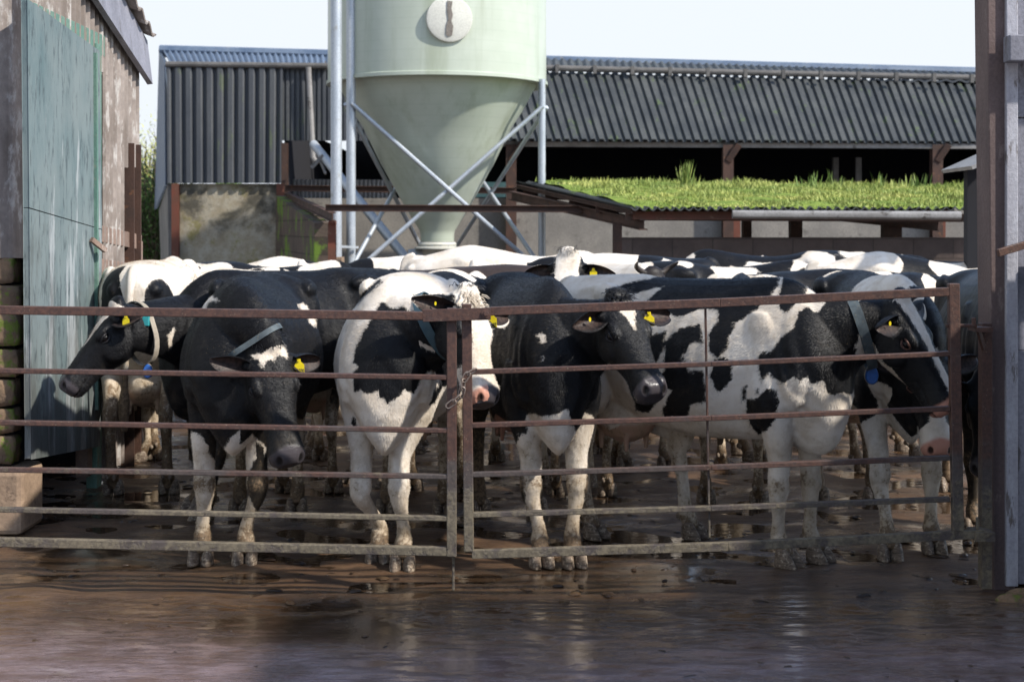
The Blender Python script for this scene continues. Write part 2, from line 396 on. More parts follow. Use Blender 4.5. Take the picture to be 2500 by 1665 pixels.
rail(gr, 'middle_upright', G(1722, 752, .022), G(1732, 1310, .022), .008, .026, bev=.001)
rail(gr, 'hinge_bolt', G(2310, 795), G(2385, 795), .016, .016)
rail(gr, 'hinge_pin', G(2377, 775), G(2377, 800), .018, .018)
rail(gr, 'lower_pin', G(2386, 1262), G(2386, 1300), .014, .014)
# chain: oval links hanging between the two end uprights
M['chain'] = mat_weather('worn_chain', (.22, .17, .14), (.30, .25, .22), (.14, .07, .04), 30, rough=.45, metal=.4, bump=.0005, fine=200)
ch = empty('chain', G(1130, 940), 'rusty chain looped between the two gate ends', 'chain')
pts = [G(1160, 903, -.055), G(1148, 908, -.062), G(1137, 918, -.066), G(1130, 932, -.066), G(1129, 946, -.066), G(1131, 958, -.06), G(1122, 970, -.055), G(1112, 979, -.058), G(1100, 986, -.06), G(1090, 994, -.05)]
dense = []
for a, b in zip(pts, pts[1:]):
    for k in range(4): dense.append(a.lerp(b, k / 4))
dense.append(pts[-1]); acc = [dense[0]]; ln = .033
for p in dense:
    if (p - acc[-1]).length >= ln: acc.append(p)
for i, (a, b) in enumerate(zip(acc, acc[1:])):
    t = (b - a).normalized(); s_ = t.cross(Vector((0, -1, 0))).normalized(); n_ = s_.cross(t); c = (a + b) / 2
    sd = s_ if i % 2 else (n_ * .8 + s_ * .6).normalized(); L_ = .026; W_ = .0125
    loop = [c + t * (math.copysign(L_ - W_, math.cos(q)) + math.cos(q) * W_) + sd * math.sin(q) * W_ for q in [k * math.pi / 8 + .01 for k in range(17)]]
    m = MB(); m.tube(loop, .0042, 6, cap=False); hang(ch, m.build('link', M['chain'], smooth='all'))

# ================================================================ right post and boarded wall
pr = empty('gate_post', P(2425, 1425, 6.75), 'tall purple brown post carrying the gate hinges beside the boarded wall', 'post')
m = MB(); a = P(2419, -80, 6.78); b = P(2436, 1430, 6.78); m.bar(a, b, .19, .10, up=(1, 0, 0)); 
o = m.build('post', M['postr'], bevel=.006); hang(pr, o)
m = MB(); m.box(P(2398, 790, 6.60), P(2412, 1430, 6.66)); hang(pr, m.build('hinge_channel', M['gate'], bevel=.002))
m = MB(); m.box(P(2383, 800, 6.50), P(2403, 806, 6.62)); m.bar(P(2388, 803, 6.55), P(2402, 850, 6.60), .012, .03); hang(pr, m.build('hinge_bracket', M['gate']))
m = MB(); m.box(P(2383, 1301, 6.48), P(2405, 1306, 6.62)); hang(pr, m.build('hinge_bracket', M['gate']))
SH_H = 4.75
rb = empty('boarded_shed', P(2600, 1500, 6.4), 'blue grey boarded shed corner with a flaking white corner board at the right', 'shed')
m = MB(); xw = P(2450, 0, 6.70).x
m.box((xw, 6.66, .02), (xw + .055, 6.84, SH_H)); hang(rb, m.build('corner_board', M['whitewood'], bevel=.004))
for k in range(4):
    z0 = .02 + k * 1.1
    m = MB(); m.box((xw + .06, 6.70 + .012 * (k % 2), z0), (xw + 2.0, 6.78, z0 + 1.098)); hang(rb, m.build('wall_board', M['greyboard'], bevel=.006))
m = MB(); z1 = P(0, 152, 6.6).z; z2 = P(0, 88, 6.6).z; m.box((xw - .02, 6.56, z1), (xw + 1.6, 6.65, z2)); hang(rb, m.build('fascia_board', M['greyboard'], bevel=.006))
m = MB(); m.box((xw + .10, 6.63, P(0, 705, 6.65).z), (xw + .4, 6.70, P(0, 640, 6.65).z)); hang(rb, m.build('vent_slot', M['dark']))
m = MB(); m.bar(P(2436, 618, 6.50), P(2530, 590, 6.56), .02, .035); hang(rb, m.build('latch_bar', M['gate'], bevel=.003))
m = MB(); m.box((xw + .06, 6.79, 0), (xw + 2.0, 6.9, 4.4)); hang(rb, m.build('wall', M['greyboard']))
yw = empty('shade_wall', (xw + .4, 3, 0), 'unseen block wall and shed side at the right, sized to shade the foreground', 'wall')  # out of view; heights and lengths set by the shade thrown on the yard
m = MB(); m.box((xw + .27, 4.6, 0), (xw + .49, 6.5, 1.7)); hang(yw, m.build('wall', M['block'])); m = MB(); m.box((xw + .24, 4.6, 1.704), (xw + .52, 6.5, 1.76)); hang(yw, m.build('coping', M['conc']))
m = MB(); m.box((xw + .27, -5, 0), (xw + .49, 4.596, 3.4)); hang(yw, m.build('side_shade_wall', M['greyboard'])); m = MB(); m.box((xw + .1, -5.2, 3.404), (xw + 3.5, 4.7, 3.5)); hang(yw, m.build('roof', M['roof']))
rk = MB()
bmx = bmesh.new(); bmesh.ops.create_icosphere(bmx, subdivisions=3, radius=.2)
for vv in bmx.verts: vv.co = Vector((vv.co.x * 1.3, vv.co.y * .8, max(-.02, vv.co.z * .45))) * (1 + .18 * math.sin(vv.co.x * 21 + vv.co.y * 17))
me = D.meshes.new('rubble_stone'); bmx.to_mesh(me); bmx.free(); me.materials.append(M['stone']); o = D.objects.new('rubble_stone', me); COL.objects.link(o); o.scale = (.45, .45, .5); o.location = P(2500, 1440, 6.5); o.location.z = 0
tag(o, 'greenish stone lying at the foot of the right hand post', 'stone')

# ================================================================ left building: corrugated board wall and a teal sliding door
XW = -2.75
lb = empty('left_shed', (XW - .5, 9, 0), 'weathered shed on the left with lichened cement boarding and green trim', 'shed')
def yz(px, py):      # point on the wall plane x = XW seen at that pixel
    d = XW * F / (px - CX); return Vector((XW, d, EYE - (py - HY) / F * d))
# side wall boarding from the far corner to the front corner, above the door top; with a gap for the doorway
yn, yf = 7.97, 10.38
m = MB()
m.corr((XW, 9.52, 3.45), (XW, 9.98, 3.02), (XW, 9.52, .05), (XW, 9.98, .05), 5, .03, (1, 0, 0)); hang(lb, m.build('wall_panel', M['asb'], solid=.02))
m = MB(); m.corr((XW, 9.98, 3.02), (XW, yf, 2.95), (XW, 9.98, 2.12), (XW, yf, 2.14), 4, .03, (1, 0, 0)); hang(lb, m.build('wall_panel', M['asb'], solid=.02))
m = MB(); m.corr((XW, yn, 4.1), (XW, 9.55, 3.4), (XW, yn, 2.86), (XW, 9.55, 2.72), 16, .035, (1, 0, 0)); hang(lb, m.build('wall_panel', M['asb'], solid=.02))
# verge sheet over the eave
m = MB(); a, b = yz(205, -120), yz(340, 100)
m.corr(a + Vector((.06, -1.5, .55)), b + Vector((.06, .0, .0)), a + Vector((.10, -1.5, .10)), b + Vector((.10, .0, -.32)), 1, .0, (1, 0, 0)); hang(lb, m.build('verge_board', M['greyboard'], solid=.04))
m = MB(); m.corr(a + Vector((-1.6, -1.5, 1.0)), b + Vector((-1.6, .03, .65)), a + Vector((.16, -1.5, .50)), b + Vector((.12, .03, -.0)), 14, .05, (0, 0, 1)); hang(lb, m.build('roof_sheet', M['asb'], solid=.015))
# green jamb post, rusty steel stanchion in the opening, timber rails
m = MB(); m.box((XW - .02, 9.25, .0), (XW + .05, 9.36, 2.9)); m.box((XW - .02, 9.08, 2.62), (XW + .04, 9.25, 2.85)); hang(lb, m.build('door_jamb', M['green_wood'], bevel=.004))
m = MB(); m.box((XW - .15, 8.0, 2.84), (XW + .03, 9.5, 2.98)); hang(lb, m.build('door_lintel', M['green_wood'], bevel=.004))
m = MB(); m.ibeam((XW - .02, 10.22, 0), (XW - .02, 10.22, 2.3), .16, .20, .015, up=(0, 1, 0)); hang(lb, m.build('stanchion', M['rust_dark']))
for z_ in (1.22, 1.40, 1.62):
    m = MB(); m.bar((XW - .0, 9.3, z_ + .05), (XW + .01, 10.45, z_ - .03), .04, .11); hang(lb, m.build('timber_rail', M['timber'], bevel=.004))
m = MB(); m.box((XW - .05, 9.12, .1), (XW + .03, 9.22, 1.75)); hang(lb, m.build('timber_stud', M['timber'], bevel=.004))
m = MB(); m.box((XW - .05, 10.36, 0), (XW + .03, 10.48, 1.6)); hang(lb, m.build('timber_stud', M['timber'], bevel=.004))
# front face: board above, stone courses below
m = MB(); m.corr((XW - 2.2, yn, 4.3), (XW + .03, yn, 4.3), (XW - 2.2, yn, 1.53), (XW + .03, yn, 1.53), 14, .04, (0, -1, 0)); hang(lb, m.build('front_sheet', M['asb'], solid=.02))
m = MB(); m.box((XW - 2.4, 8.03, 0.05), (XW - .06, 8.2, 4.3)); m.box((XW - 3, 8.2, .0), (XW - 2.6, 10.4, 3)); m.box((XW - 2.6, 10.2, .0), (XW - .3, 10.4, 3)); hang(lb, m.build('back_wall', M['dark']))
r_ = random.Random(5); z = .37
k = 0
while z < 1.50:
    h = r_.uniform(.13, .20); x = XW - .0 - r_.uniform(0, .04)
    while x > XW - .9:
        w = r_.uniform(.25, .45)
        bmx = bmesh.new(); bmesh.ops.create_cube(bmx, size=1); bmesh.ops.subdivide_edges(bmx, edges=bmx.edges, cuts=3, use_grid_fill=True)
        for vv in bmx.verts:
            c = vv.co; c *= 1 - .10 * (abs(c.x * 2) ** 4 + abs(c.z * 2) ** 4) * .5
            c += Vector((r_.uniform(-.02, .02), r_.uniform(-.05, .05), r_.uniform(-.03, .03)))
            vv.co = Vector((x - w / 2 + c.x * w, yn + .05 + c.y * .16, z + h / 2 + c.z * h * .96))
        me = D.meshes.new('stone'); bmx.to_mesh(me); bmx.free(); me.materials.append(M['stone']); me.polygons.foreach_set('use_smooth', [True] * len(me.polygons))
        o = D.objects.new('stone', me); COL.objects.link(o); hang(lb, o); x -= w
    z += h
m = MB(); m.box((XW - .9, yn - .12, 0), (XW + .045, yn + .25, .36)); o = m.build('footing', M['pad'], bevel=.03); hang(lb, o)
# door leaf
dr = empty('sliding_door', (XW + .05, 8.5, .4), 'tall teal painted door with flaking paint hung on the left shed, ajar above the floor', 'door')
def dp(px, py, o=.05): d = (XW + o + .012) * F / (px - CX); return Vector((XW + o, d, EYE - (py - HY) / F * d))
d1 = [dp(57, 0), dp(234, 126), dp(240, 560), dp(62, 508)]
d2 = [dp(62, 509), dp(240, 561), dp(236, 1088), dp(66, 1120)]
for nm, d_ in (('upper_leaf', d1), ('lower_leaf', d2)):
    off = Vector((.035, 0, 0)); m = MB(); n = len(d_); m.add(d_ + [p + off for p in d_], [tuple(range(n)), tuple(range(2 * n - 1, n - 1, -1))] + [(i, (i + 1) % n, n + (i + 1) % n, n + i) for i in range(n)])
    o = m.build(nm, M['door'], bevel=.004); hang(dr, o)
m = MB(); q = dp(236, 130, .09); q2 = dp(240, 1000, .09); m.bar(q, q2, .03, .03); hang(dr, m.build('edge_strip', M['green_wood']))
m = MB(); m.bar(dp(228, 585, .10), dp(262, 612, .16), .025, .03); hang(dr, m.build('latch_bar', M['timber']))

# ================================================================ silo
sc = Vector(((1068 - CX) / F * 19.8, 19.8, 0))
si = empty('feed_silo', sc, 'tall pale green feed silo with a cone bottom on galvanised legs', 'silo')
zr = 3.68
m = MB(); m.lathe([(.2, 5.9), (1.56, 5.15), (1.515, 5.12), (1.515, zr + .04), (1.535, zr + .03), (1.535, zr - .015), (1.50, zr - .02), (1.36, zr - .01)], sc, 96); hang(si, m.build('cylinder', M['silo'], smooth=40))
prof = []
for py, r in ((206, 1.39), (223, 1.335), (268, 1.20), (312, 1.035), (357, .91), (402, .785), (450, .63), (495, .485), (535, .35), (562, .25), (572, .235), (590, .232)):
    prof.append((r, EYE - (py - HY) / F * 19.8))
m = MB(); m.lathe(prof, sc, 96); hang(si, m.build('cone', M['silo'], smooth=30))
m = MB(); m.lathe([(.235, 1.50), (.25, 1.50), (.27, 1.47), (.255, 1.44), (.32, 1.425), (.32, 1.405), (.23, 1.405)], sc, 64); hang(si, m.build('collar', M['cream'], smooth=30))
m = MB(); m.lathe([(.215, 1.405), (.19, 1.28), (.15, 1.08), (.12, .9), (.01, .9)], sc, 48); b_ = m.build('outlet', M['cream'], smooth=30); hang(si, b_)
for k in range(14):
    a = R(k * 360 / 14); q = sc + Vector((math.cos(a) * .252, math.sin(a) * .252, 1.455)); m = MB(); m.box(q - Vector((.012,) * 3), q + Vector((.012,) * 3)); hang(si, m.build('bolt', M['galv']))
# hatch: round cream cover with a sight strip
th0 = math.asin(-.0 + (1112 - 1068) / F * 18.3 / 1.52); hc = sc + Vector((math.sin(th0) * 1.525, -math.cos(th0) * 1.525, EYE - (48 - HY) / F * 18.3)); hn = Vector((math.sin(th0), -math.cos(th0), 0)); ht = Vector((math.cos(th0), math.sin(th0), 0))
def disc(m, c, n, t, r0, r1, z0, z1, k=48):
    u = Vector((0, 0, 1)); o = len(m.v)
    for (r, z) in ((r0, z0), (r1, z1)):
        for i in range(k): a = 2 * math.pi * i / k; m.v.append(tuple(c + t * math.cos(a) * r + u * math.sin(a) * r + n * z))
    for i in range(k): m.f.append((o + i, o + (i + 1) % k, o + k + (i + 1) % k, o + k + i))
    return o + k
m = MB(); disc(m, hc, hn, ht, .30, .295, -.05, .03); o_ = disc(m, hc, hn, ht, .295, .27, .03, .04); m.f.append(tuple(range(o_, o_ + 48))); hang(si, m.build('inspection_hatch', M['cream'], smooth=30))
m = MB(); q = hc + hn * .045
prof_ = [(-.02, -.23), (.03, -.21), (.045, -.1), (.02, -.03), (.04, .05), (.02, .13), (.035, .22), (-.03, .23), (-.035, .1), (-.02, .0), (-.045, -.09), (-.05, -.2)]
m.add([q + ht * x + Vector((0, 0, y)) for x, y in prof_] + [q + hn * .01 + ht * x + Vector((0, 0, y)) for x, y in prof_], [tuple(range(12)), tuple(range(23, 11, -1))] + [(i, (i + 1) % 12, 12 + (i + 1) % 12, 12 + i) for i in range(12)])
hang(si, m.build('sight_strip', M['dirtglass']))
# legs (three) and their braces
def on(deg, rr=1.56): return sc + Vector((math.sin(R(deg)) * rr, -math.cos(R(deg)) * rr, 0))
LGS = {'a': on(-45, 1.53), 'b': on(67.5, 1.56), 'c': on(183, 1.5)}
for k, q in LGS.items():
    m = MB(); m.tube([q + Vector((0, 0, 0)), q + Vector((0, 0, 5.1 if k != 'b' else zr + 0.02))], .062 if k != 'b' else .05, 20); hang(si, m.build('leg', M['galv'], smooth=30))
ff = [P(821, 2000 // 1, 18.4)]
m = MB(); q = P(821, 556, 18.3); m.tube([Vector((q.x, q.y, 0)), Vector((q.x, q.y, 5.6))], .072, 24); hang(si, m.build('fill_pipe', M['galv'], smooth=30))
m = MB(); q2 = LGS['a']; m.bar(Vector((q.x, q.y - .02, 1.46)), Vector((q2.x + .1, q2.y - .07, 1.44)), .02, .03); hang(si, m.build('pipe_bracket', M['galv']))
ztop = lambda py, d: EYE - (py - HY) / F * d
ztb = ztop(258, 19.0)
for p, q in (('a', 'b'), ('b', 'a'), ('a', 'c'), ('c', 'a'), ('b', 'c'), ('c', 'b')):
    A_, B_ = LGS[p], LGS[q]; out = Vector(((A_ + B_) / 2 - sc)); out.z = 0; out = out.normalized() * .05
    m = MB(); m.tube([Vector((A_.x, A_.y, ztb)) + out * (1.6 if p < q else 1), Vector((B_.x, B_.y, 1.08)) + out * (1.6 if p < q else 1)], .03, 12); hang(si, m.build('brace', M['galv'], smooth=30))
# auger tube
au = empty('auger', P(1010, 640, 20.5), 'pale auger tube sloping from the silo outlet up into the barn', 'auger')
m = MB(); m.tube([P(1010, 655, 20.2), P(765, 352, 22.6)], .07, 18); hang(au, m.build('tube', M['galv'], smooth=30))
m = MB(); m.tube([P(1000, 632, 19.9), P(1045, 625, 19.9)], .13, 16); hang(au, m.build('motor', M['galv'], smooth=30))
m = MB(); m.tube([P(795, 425, 22.3), P(760, 345, 22.6)], .02, 8); m.bar(P(760, 410, 22.25), P(790, 380, 22.25), .05, .06); hang(au, m.build('hanger', M['gutter']))

# ================================================================ long barn
bn = empty('cattle_barn', P(1400, 640, 24), 'long dark barn with corrugated roof and open front behind the silo', 'barn')
DB = 23.0
def B(px, py, d=0): return P(px, py, DB + d)
# main roof slope
m = MB(); m.corr(B(1120, 172, 2.2), B(2420, 205, 2.6), B(1170, 344, 0), B(2480, 352, .3), 62, .05, (0, -.5, .8), 'box', 8); hang(bn, m.build('roof', M['roof'], solid=.02))
m = MB(); m.corr(B(1120, 345, .15), B(2440, 352, .3), B(1120, 358, .2), B(2440, 364, .3), 1, 0, (0, -1, 0)); hang(bn, m.build('eave_board', M['gutter'], solid=.03))
m = MB(); m.tube([B(790, 158, 2.0), B(1330, 167, 2.1), B(2440, 192, 2.5)], .055, 10); hang(bn, m.build('gutter', M['gutter_dark'], smooth=30))
# bracket lumps on the gutter
for k in range(12):
    q = B(1360 + k * 92, 168 + k * 2.2, 2.05); m = MB(); m.box(q - Vector((.03, .05, .08)), q + Vector((.03, .05, .07))); hang(bn, m.build('gutter_bracket', M['gutter_dark']))
m = MB(); m.corr(B(400, 125, 6), B(2385, 182, 6.3), B(398, 135, 5.5), B(2400, 194, 5.8), 1, 0, (0, -1, 0)); m.tube([B(394, 124, 5.6), B(2385, 178, 6)], .07, 8); hang(bn, m.build('ridge', M['ridge'], solid=.05))
m = MB(); m.corr(B(400, 130, 5.5), B(830, 142, 5.5), B(415, 160, .1), B(830, 163, .1), 30, .06, (0, 0, 1)); hang(bn, m.build('upper_roof', M['ridge'], solid=.02))
m = MB(); m.corr(B(1300, 146, 5.6), B(2400, 182, 6), B(1300, 168, 2.3), B(2430, 196, 2.7), 60, .05, (0, 0, 1)); hang(bn, m.build('upper_roof', M['roof'], solid=.02))
# left end: box profile cladding
m = MB(); m.corr(B(410, 160), B(692, 163), B(412, 448), B(690, 448), 11, .07, (0, -1, 0), 'box', 10); hang(bn, m.build('cladding', M['sheet_dark'], solid=.01))
m = MB(); m.corr(B(690, 162, .05), B(1200, 168, .05), B(690, 344, .05), B(1200, 346, .05), 40, .035, (0, -1, 0), 'box', 8); hang(bn, m.build('cladding', M['sheet_dark'], solid=.01))
m = MB(); m.tube([B(405, 158, -.05), B(800, 162, -.05)], .05, 10); hang(bn, m.build('gutter', M['gutter_dark'], smooth=30))
m = MB(); m.tube([B(753, 165, -.1), B(764, 385, -.1), B(775, 400, -.1)], .045, 10); hang(bn, m.build('downpipe', M['gutter'], smooth=30))
# gable end going away
m = MB(); e0, e1 = B(409, 155, 0), B(395, 128, 6); m.corr(B(394, 128, 6), e0, B(383, 512, 6) + Vector((0, 0, 0)), B(411, 450, 0), 12, .05, (-1, 0, 0), 'box', 6); hang(bn, m.build('gable_cladding', M['ridge'], solid=.01))
m = MB(); m.corr(B(388, 512, 5.8), B(409, 450, .1), B(394, 690, 5.8), B(412, 690, .1), 1, 0, (-1, 0, 0)); hang(bn, m.build('gable_wall', M['conc'], solid=.1))
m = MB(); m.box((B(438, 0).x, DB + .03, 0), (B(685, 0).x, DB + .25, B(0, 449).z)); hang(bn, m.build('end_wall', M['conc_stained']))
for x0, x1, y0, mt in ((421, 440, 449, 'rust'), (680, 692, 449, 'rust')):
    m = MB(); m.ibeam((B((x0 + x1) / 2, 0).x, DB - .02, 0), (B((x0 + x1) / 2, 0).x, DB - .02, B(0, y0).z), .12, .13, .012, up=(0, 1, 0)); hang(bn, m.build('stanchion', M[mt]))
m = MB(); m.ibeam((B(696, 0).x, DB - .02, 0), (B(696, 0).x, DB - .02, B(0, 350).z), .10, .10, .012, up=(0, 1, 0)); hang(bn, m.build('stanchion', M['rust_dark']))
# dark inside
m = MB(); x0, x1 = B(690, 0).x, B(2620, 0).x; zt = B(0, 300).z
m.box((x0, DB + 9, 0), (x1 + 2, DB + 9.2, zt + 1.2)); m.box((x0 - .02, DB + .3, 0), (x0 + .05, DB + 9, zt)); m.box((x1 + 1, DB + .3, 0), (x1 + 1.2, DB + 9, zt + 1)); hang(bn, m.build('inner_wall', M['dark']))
m = MB(); m.corr((x0, DB + 2.4, B(0, 190, 2.4).z), (x1 + 2, DB + 2.4, B(0, 200, 2.4).z), (x0, DB + 9.2, zt + 1.2), (x1 + 2, DB + 9.2, zt + 1.2), 60, .04, (0, 0, -1)); hang(bn, m.build('inner_roof', M['sheet_dark'], solid=.03))
for px in (1248, 1782, 2297):
    m = MB(); x = B(px, 0).x; m.ibeam((x, DB + .25, 0), (x, DB + .25, B(0, 352).z), .17, .18, .016, up=(0, 1, 0)); m.bar((x, DB + .2, B(0, 392).z), (x + .17, DB + .15, B(0, 352).z), .10, .12, up=(0, 1, 0)); hang(bn, m.build('stanchion', M['rust_dark']))
for px in (2041, 2097):
    m = MB(); x = B(px, 0, 3).x; m.box((x - .05, DB + 3, 0), (x + .05, DB + 3.1, B(0, 385, 3).z)); hang(bn, m.build('inner_post', M['gutter']))
# low concrete wall under the opening and sheets behind
m = MB(); m.box((B(700, 0).x, DB + .4, 0), (B(2480, 0).x, DB + .6, B(0, 483).z)); hang(bn, m.build('low_wall', M['conc']))
m = MB(); m.corr(B(700, 438, .7), B(965, 440, .7), B(700, 484, .7), B(965, 484, .7), 26, .04, (0, -1, 0), 'box'); hang(bn, m.build('pale_sheeting', M['gutter'], solid=.02))
m = MB(); m.box(B(1128, 445, .8), B(1236, 482, .85)); hang(bn, m.build('teal_sheet', M['teal_sheet']))
m = MB(); m.ibeam(B(696, 460, -.2), B(1260, 466, -.2), .12, .10, .012); hang(bn, m.build('cross_beam', M['rust_dark']))
for px in (1240, 1785, 2285):
    m = MB(); m.box(B(px, 487, .32), B(px + 21, 700, .38)); hang(bn, m.build('wall_stanchion', M['rust']))
# small block wall with lean-to frame left of the silo
bw = empty('block_wall', P(760, 650, 18.8), 'mossy green block wall running back from the orange steel post left of the silo', 'wall')
A0 = P(704, 650, 22.5); A1 = P(806, 655, 18.0); zt0 = P(0, 478, 22.5).z; zt1 = P(0, 545, 18.0).z
m = MB(); n_ = Vector((.2, 0, 0)); base = [Vector((A0.x, A0.y, 0)), Vector((A1.x, A1.y, 0)), Vector((A1.x, A1.y, zt1)), Vector((A0.x, A0.y, zt0))]
m.add(base + [p - n_ for p in base], [(0, 1, 2, 3), (7, 6, 5, 4), (0, 4, 5, 1), (1, 5, 6, 2), (2, 6, 7, 3), (3, 7, 4, 0)]); hang(bw, m.build('wall', M['block_side']))
fr = empty('steel_frame', P(1100, 650, 17.4), 'open steel frame with a long rusty beam crossing in front of the silo', 'frame')
m = MB(); m.ibeam(P(795, 508, 17.2), P(1490, 511, 17.2), .10, .085, .012); hang(fr, m.build('cross_beam', M['rust_dark']))
m = MB(); m.ibeam(P(700, 478, 22.3), P(812, 530, 17.35), .08, .11, .012); hang(fr, m.build('rafter', M['rust_dark']))
m = MB(); m.ibeam(Vector((P(811, 0, 17.4).x, 17.4, 0)), P(811, 543, 17.4), .09, .10, .012, up=(0, 1, 0)); m.box(P(802, 540, 17.3), P(822, 546, 17.5)); hang(fr, m.build('stanchion', M['rust']))
m = MB(); m.box((P(820, 0, 17.7).x, 17.6, 0), (P(836, 0, 17.7).x, 17.9, P(0, 628, 17.7).z)); hang(fr, m.build('pier', M['pad']))

# ================================================================ grass roofed lean-to
gs = empty('grass_roofed_shed', P(1900, 640, 16), 'low open shed whose corrugated roof has grown over with grass', 'shed')
q = dict(fl=P(1540, 513, 15.6), fr=P(2420, 513, 15.6), bl=P(1262, 448, 19.6), br=P(2420, 462, 19.6))
m = MB(); m.corr(q['bl'], q['br'], q['fl'], q['fr'], 40, .035, (0, 0, 1)); hang(gs, m.build('roof_sheet', M['roof'], solid=.012))
m = MB(); m.ibeam(P(1545, 527, 15.75), P(1800, 527, 15.75), .10, .085, .012); hang(gs, m.build('eave_beam', M['rust']))
m = MB(); m.tube([P(1788, 524, 15.5), P(2345, 527, 15.5)], .047, 12); hang(gs, m.build('gutter', M['gutter'], smooth=30))
m = MB(); m.ibeam(P(1250, 478, 19.3), P(1572, 549, 15.7), .10, .12, .012); hang(gs, m.build('rafter', M['rust_dark']))
m = MB(); m.ibeam(P(1262, 455, 19.5), P(1545, 518, 15.7), .06, .05, .01); hang(gs, m.build('verge_beam', M['rust_dark']))
for k in range(5):
    f_ = k / 4; a = q['bl'].lerp(q['fl'], f_ * .9 + .05) - Vector((-.02, 0, .09)); m = MB(); m.bar(a, a + Vector((4.2, 0, -.02)), .07, .09); hang(gs, m.build('purlin', M['rust_dark']))
for px in (1507,):
    m = MB(); m.ibeam(Vector((P(px, 0, 16).x, 16, 0)), P(px, 545, 16), .10, .10, .012, up=(0, 1, 0)); hang(gs, m.build('stanchion', M['rust_dark']))
for px, w in ((1825, .05), (1945, .07), (2180, .11)):
    m = MB(); x = P(px, 0, 17).x; m.box((x - w, 17, 0), (x + w, 17.15, 2.0)); hang(gs, m.build('stanchion', M['rust_dark']))
m = MB(); m.box((P(1518, 0, 16).x, 15.95, 0), (P(2460, 0, 16).x, 16.15, P(0, 580, 16).z)); hang(gs, m.build('front_wall', M['block']))
m = MB(); m.ibeam(P(2050, 528, 17), P(2290, 552, 17), .1, .12, .012); hang(gs, m.build('rafter', M['rust_dark']))
# grass on that roof: thousands of blades as one mass
def grass():
    r = np.random.default_rng(11); V_ = []; F_ = []; n = 30000
    bl, br, fl, fr_ = [np.array(q[k]) for k in ('bl', 'br', 'fl', 'fr')]
    cols = []
    for i in range(n):
        u, w = r.random(), r.random() ** .8
        w = 1 - w if r.random() < .5 else w
        lo = .0 + .10 * (1 - w)
        if u < .03 + .10 * r.random() * (1 - w * .3): continue
        p = (bl * (1 - u) + br * u) * (1 - w) + (fl * (1 - u) + fr_ * u) * w + np.array([0, 0, .03])
        clump = .5 + .5 * math.sin(p[0] * 5.1 + 1.3 * math.sin(p[1] * 3)) * math.sin(p[1] * 4.3 + p[0])
        h = (.02 + .06 * r.random() ** 1.6) * (.45 + 1.0 * clump) * (1.15 - .45 * w); 
        if w > .97: h *= .6
        a = r.random() * 6.28; d = np.array([math.cos(a), math.sin(a), 0]) * .011; ln = np.array([r.normal(0, .35), r.normal(0, .35), 1]) * h
        k = len(V_); V_ += [p - d, p + d, p + ln * .6 + d * .6, p + ln]; F_ += [(k, k + 1, k + 2), (k, k + 2, k + 3)]; c = r.random() * .6 + clump * .4; cols += [c] * 4
    # taller weeds
    for px, hh, nn in ((1672, .34, 34), (1985, .2, 10), (2025, .24, 14), (1950, .16, 8), (2150, .2, 10), (2230, .18, 12), (2255, .18, 8), (2060, .14, 8), (2200, .12, 8), (1700, .14, 10), (1560, .10, 10)):
        b = np.array(P(px, 452, 19.0)); b[2] = bl[2] - .06
        for _ in range(nn):
            a = r.random() * 6.28; p = b + np.array([r.normal(0, .05), r.normal(0, .05), 0]); ln = np.array([math.cos(a) * .3, math.sin(a) * .3, 1]) * hh * r.uniform(.6, 1.1); d = np.array([math.cos(a + 1.57), math.sin(a + 1.57), 0]) * .009
            k = len(V_); V_ += [p - d, p + d, p + ln * .6 + d * 1.3, p + ln]; F_ += [(k, k + 1, k + 2), (k, k + 2, k + 3)]; cols += [.1] * 4
    me = D.meshes.new('roof_grass'); me.from_pydata([tuple(p) for p in V_], [], F_); me.update()
    a_ = me.attributes.new('tone', 'FLOAT', 'POINT'); a_.data.foreach_set('value', np.array(cols, dtype=np.float32))
    s = N('grass_blades'); t = s.attr('tone'); col = s.mix(s.rng(t, .1, .9, 0, 1, False), (.15, .22, .06), (.34, .38, .10)); col = s.mix(s.rng(s.noise(s.coord('Object'), 1.3, 5), .45, .65), col, (.45, .46, .14)); col = s.mix(s.rng(s.noise(s.coord('Object'), 3.1, 6, .7), .52, .64, 0, .7), col, (.16, .17, .05))
    s.set(color=col, rough=.6, spec=.2); s.b.inputs['Transmission Weight'].default_value = 0; me.materials.append(s.m)
    o = D.objects.new('roof_grass', me); COL.objects.link(o); tag(o, 'bright green grass and weeds growing on the corrugated shed roof', 'grass', kind='stuff')
    sh = N('moss_bed'); sh.set(color=sh.mix(sh.rng(sh.noise(sh.coord('Object'), 9, 6), .35, .65), (.10, .15, .03), (.20, .26, .05)), rough=.95, spec=.1)
    m = MB(); a, b, c, d = [Vector(x) for x in (bl * .96 + br * .04, br, fr_, fl * .985 + fr_ * .015)]; k = Vector((0, 0, .042))
    nx_, ny_ = 90, 26; vs = []
    for j in range(ny_):
        for i in range(nx_):
            p = a.lerp(b, i / (nx_ - 1)).lerp(d.lerp(c, i / (nx_ - 1)), min(.995, j / (ny_ - 1))) + k; p.z += .02 * math.sin(p.x * 7) * math.sin(p.y * 5) - (.03 + .02 * math.sin(p.x * 18) if j == ny_ - 1 else 0); vs.append(p)
    m.add(vs, [(j * nx_ + i, j * nx_ + i + 1, (j + 1) * nx_ + i + 1, (j + 1) * nx_ + i) for j in range(ny_ - 1) for i in range(nx_ - 1)])
    hang(gs, m.build('moss_bed', sh.m, smooth='all'))
grass()
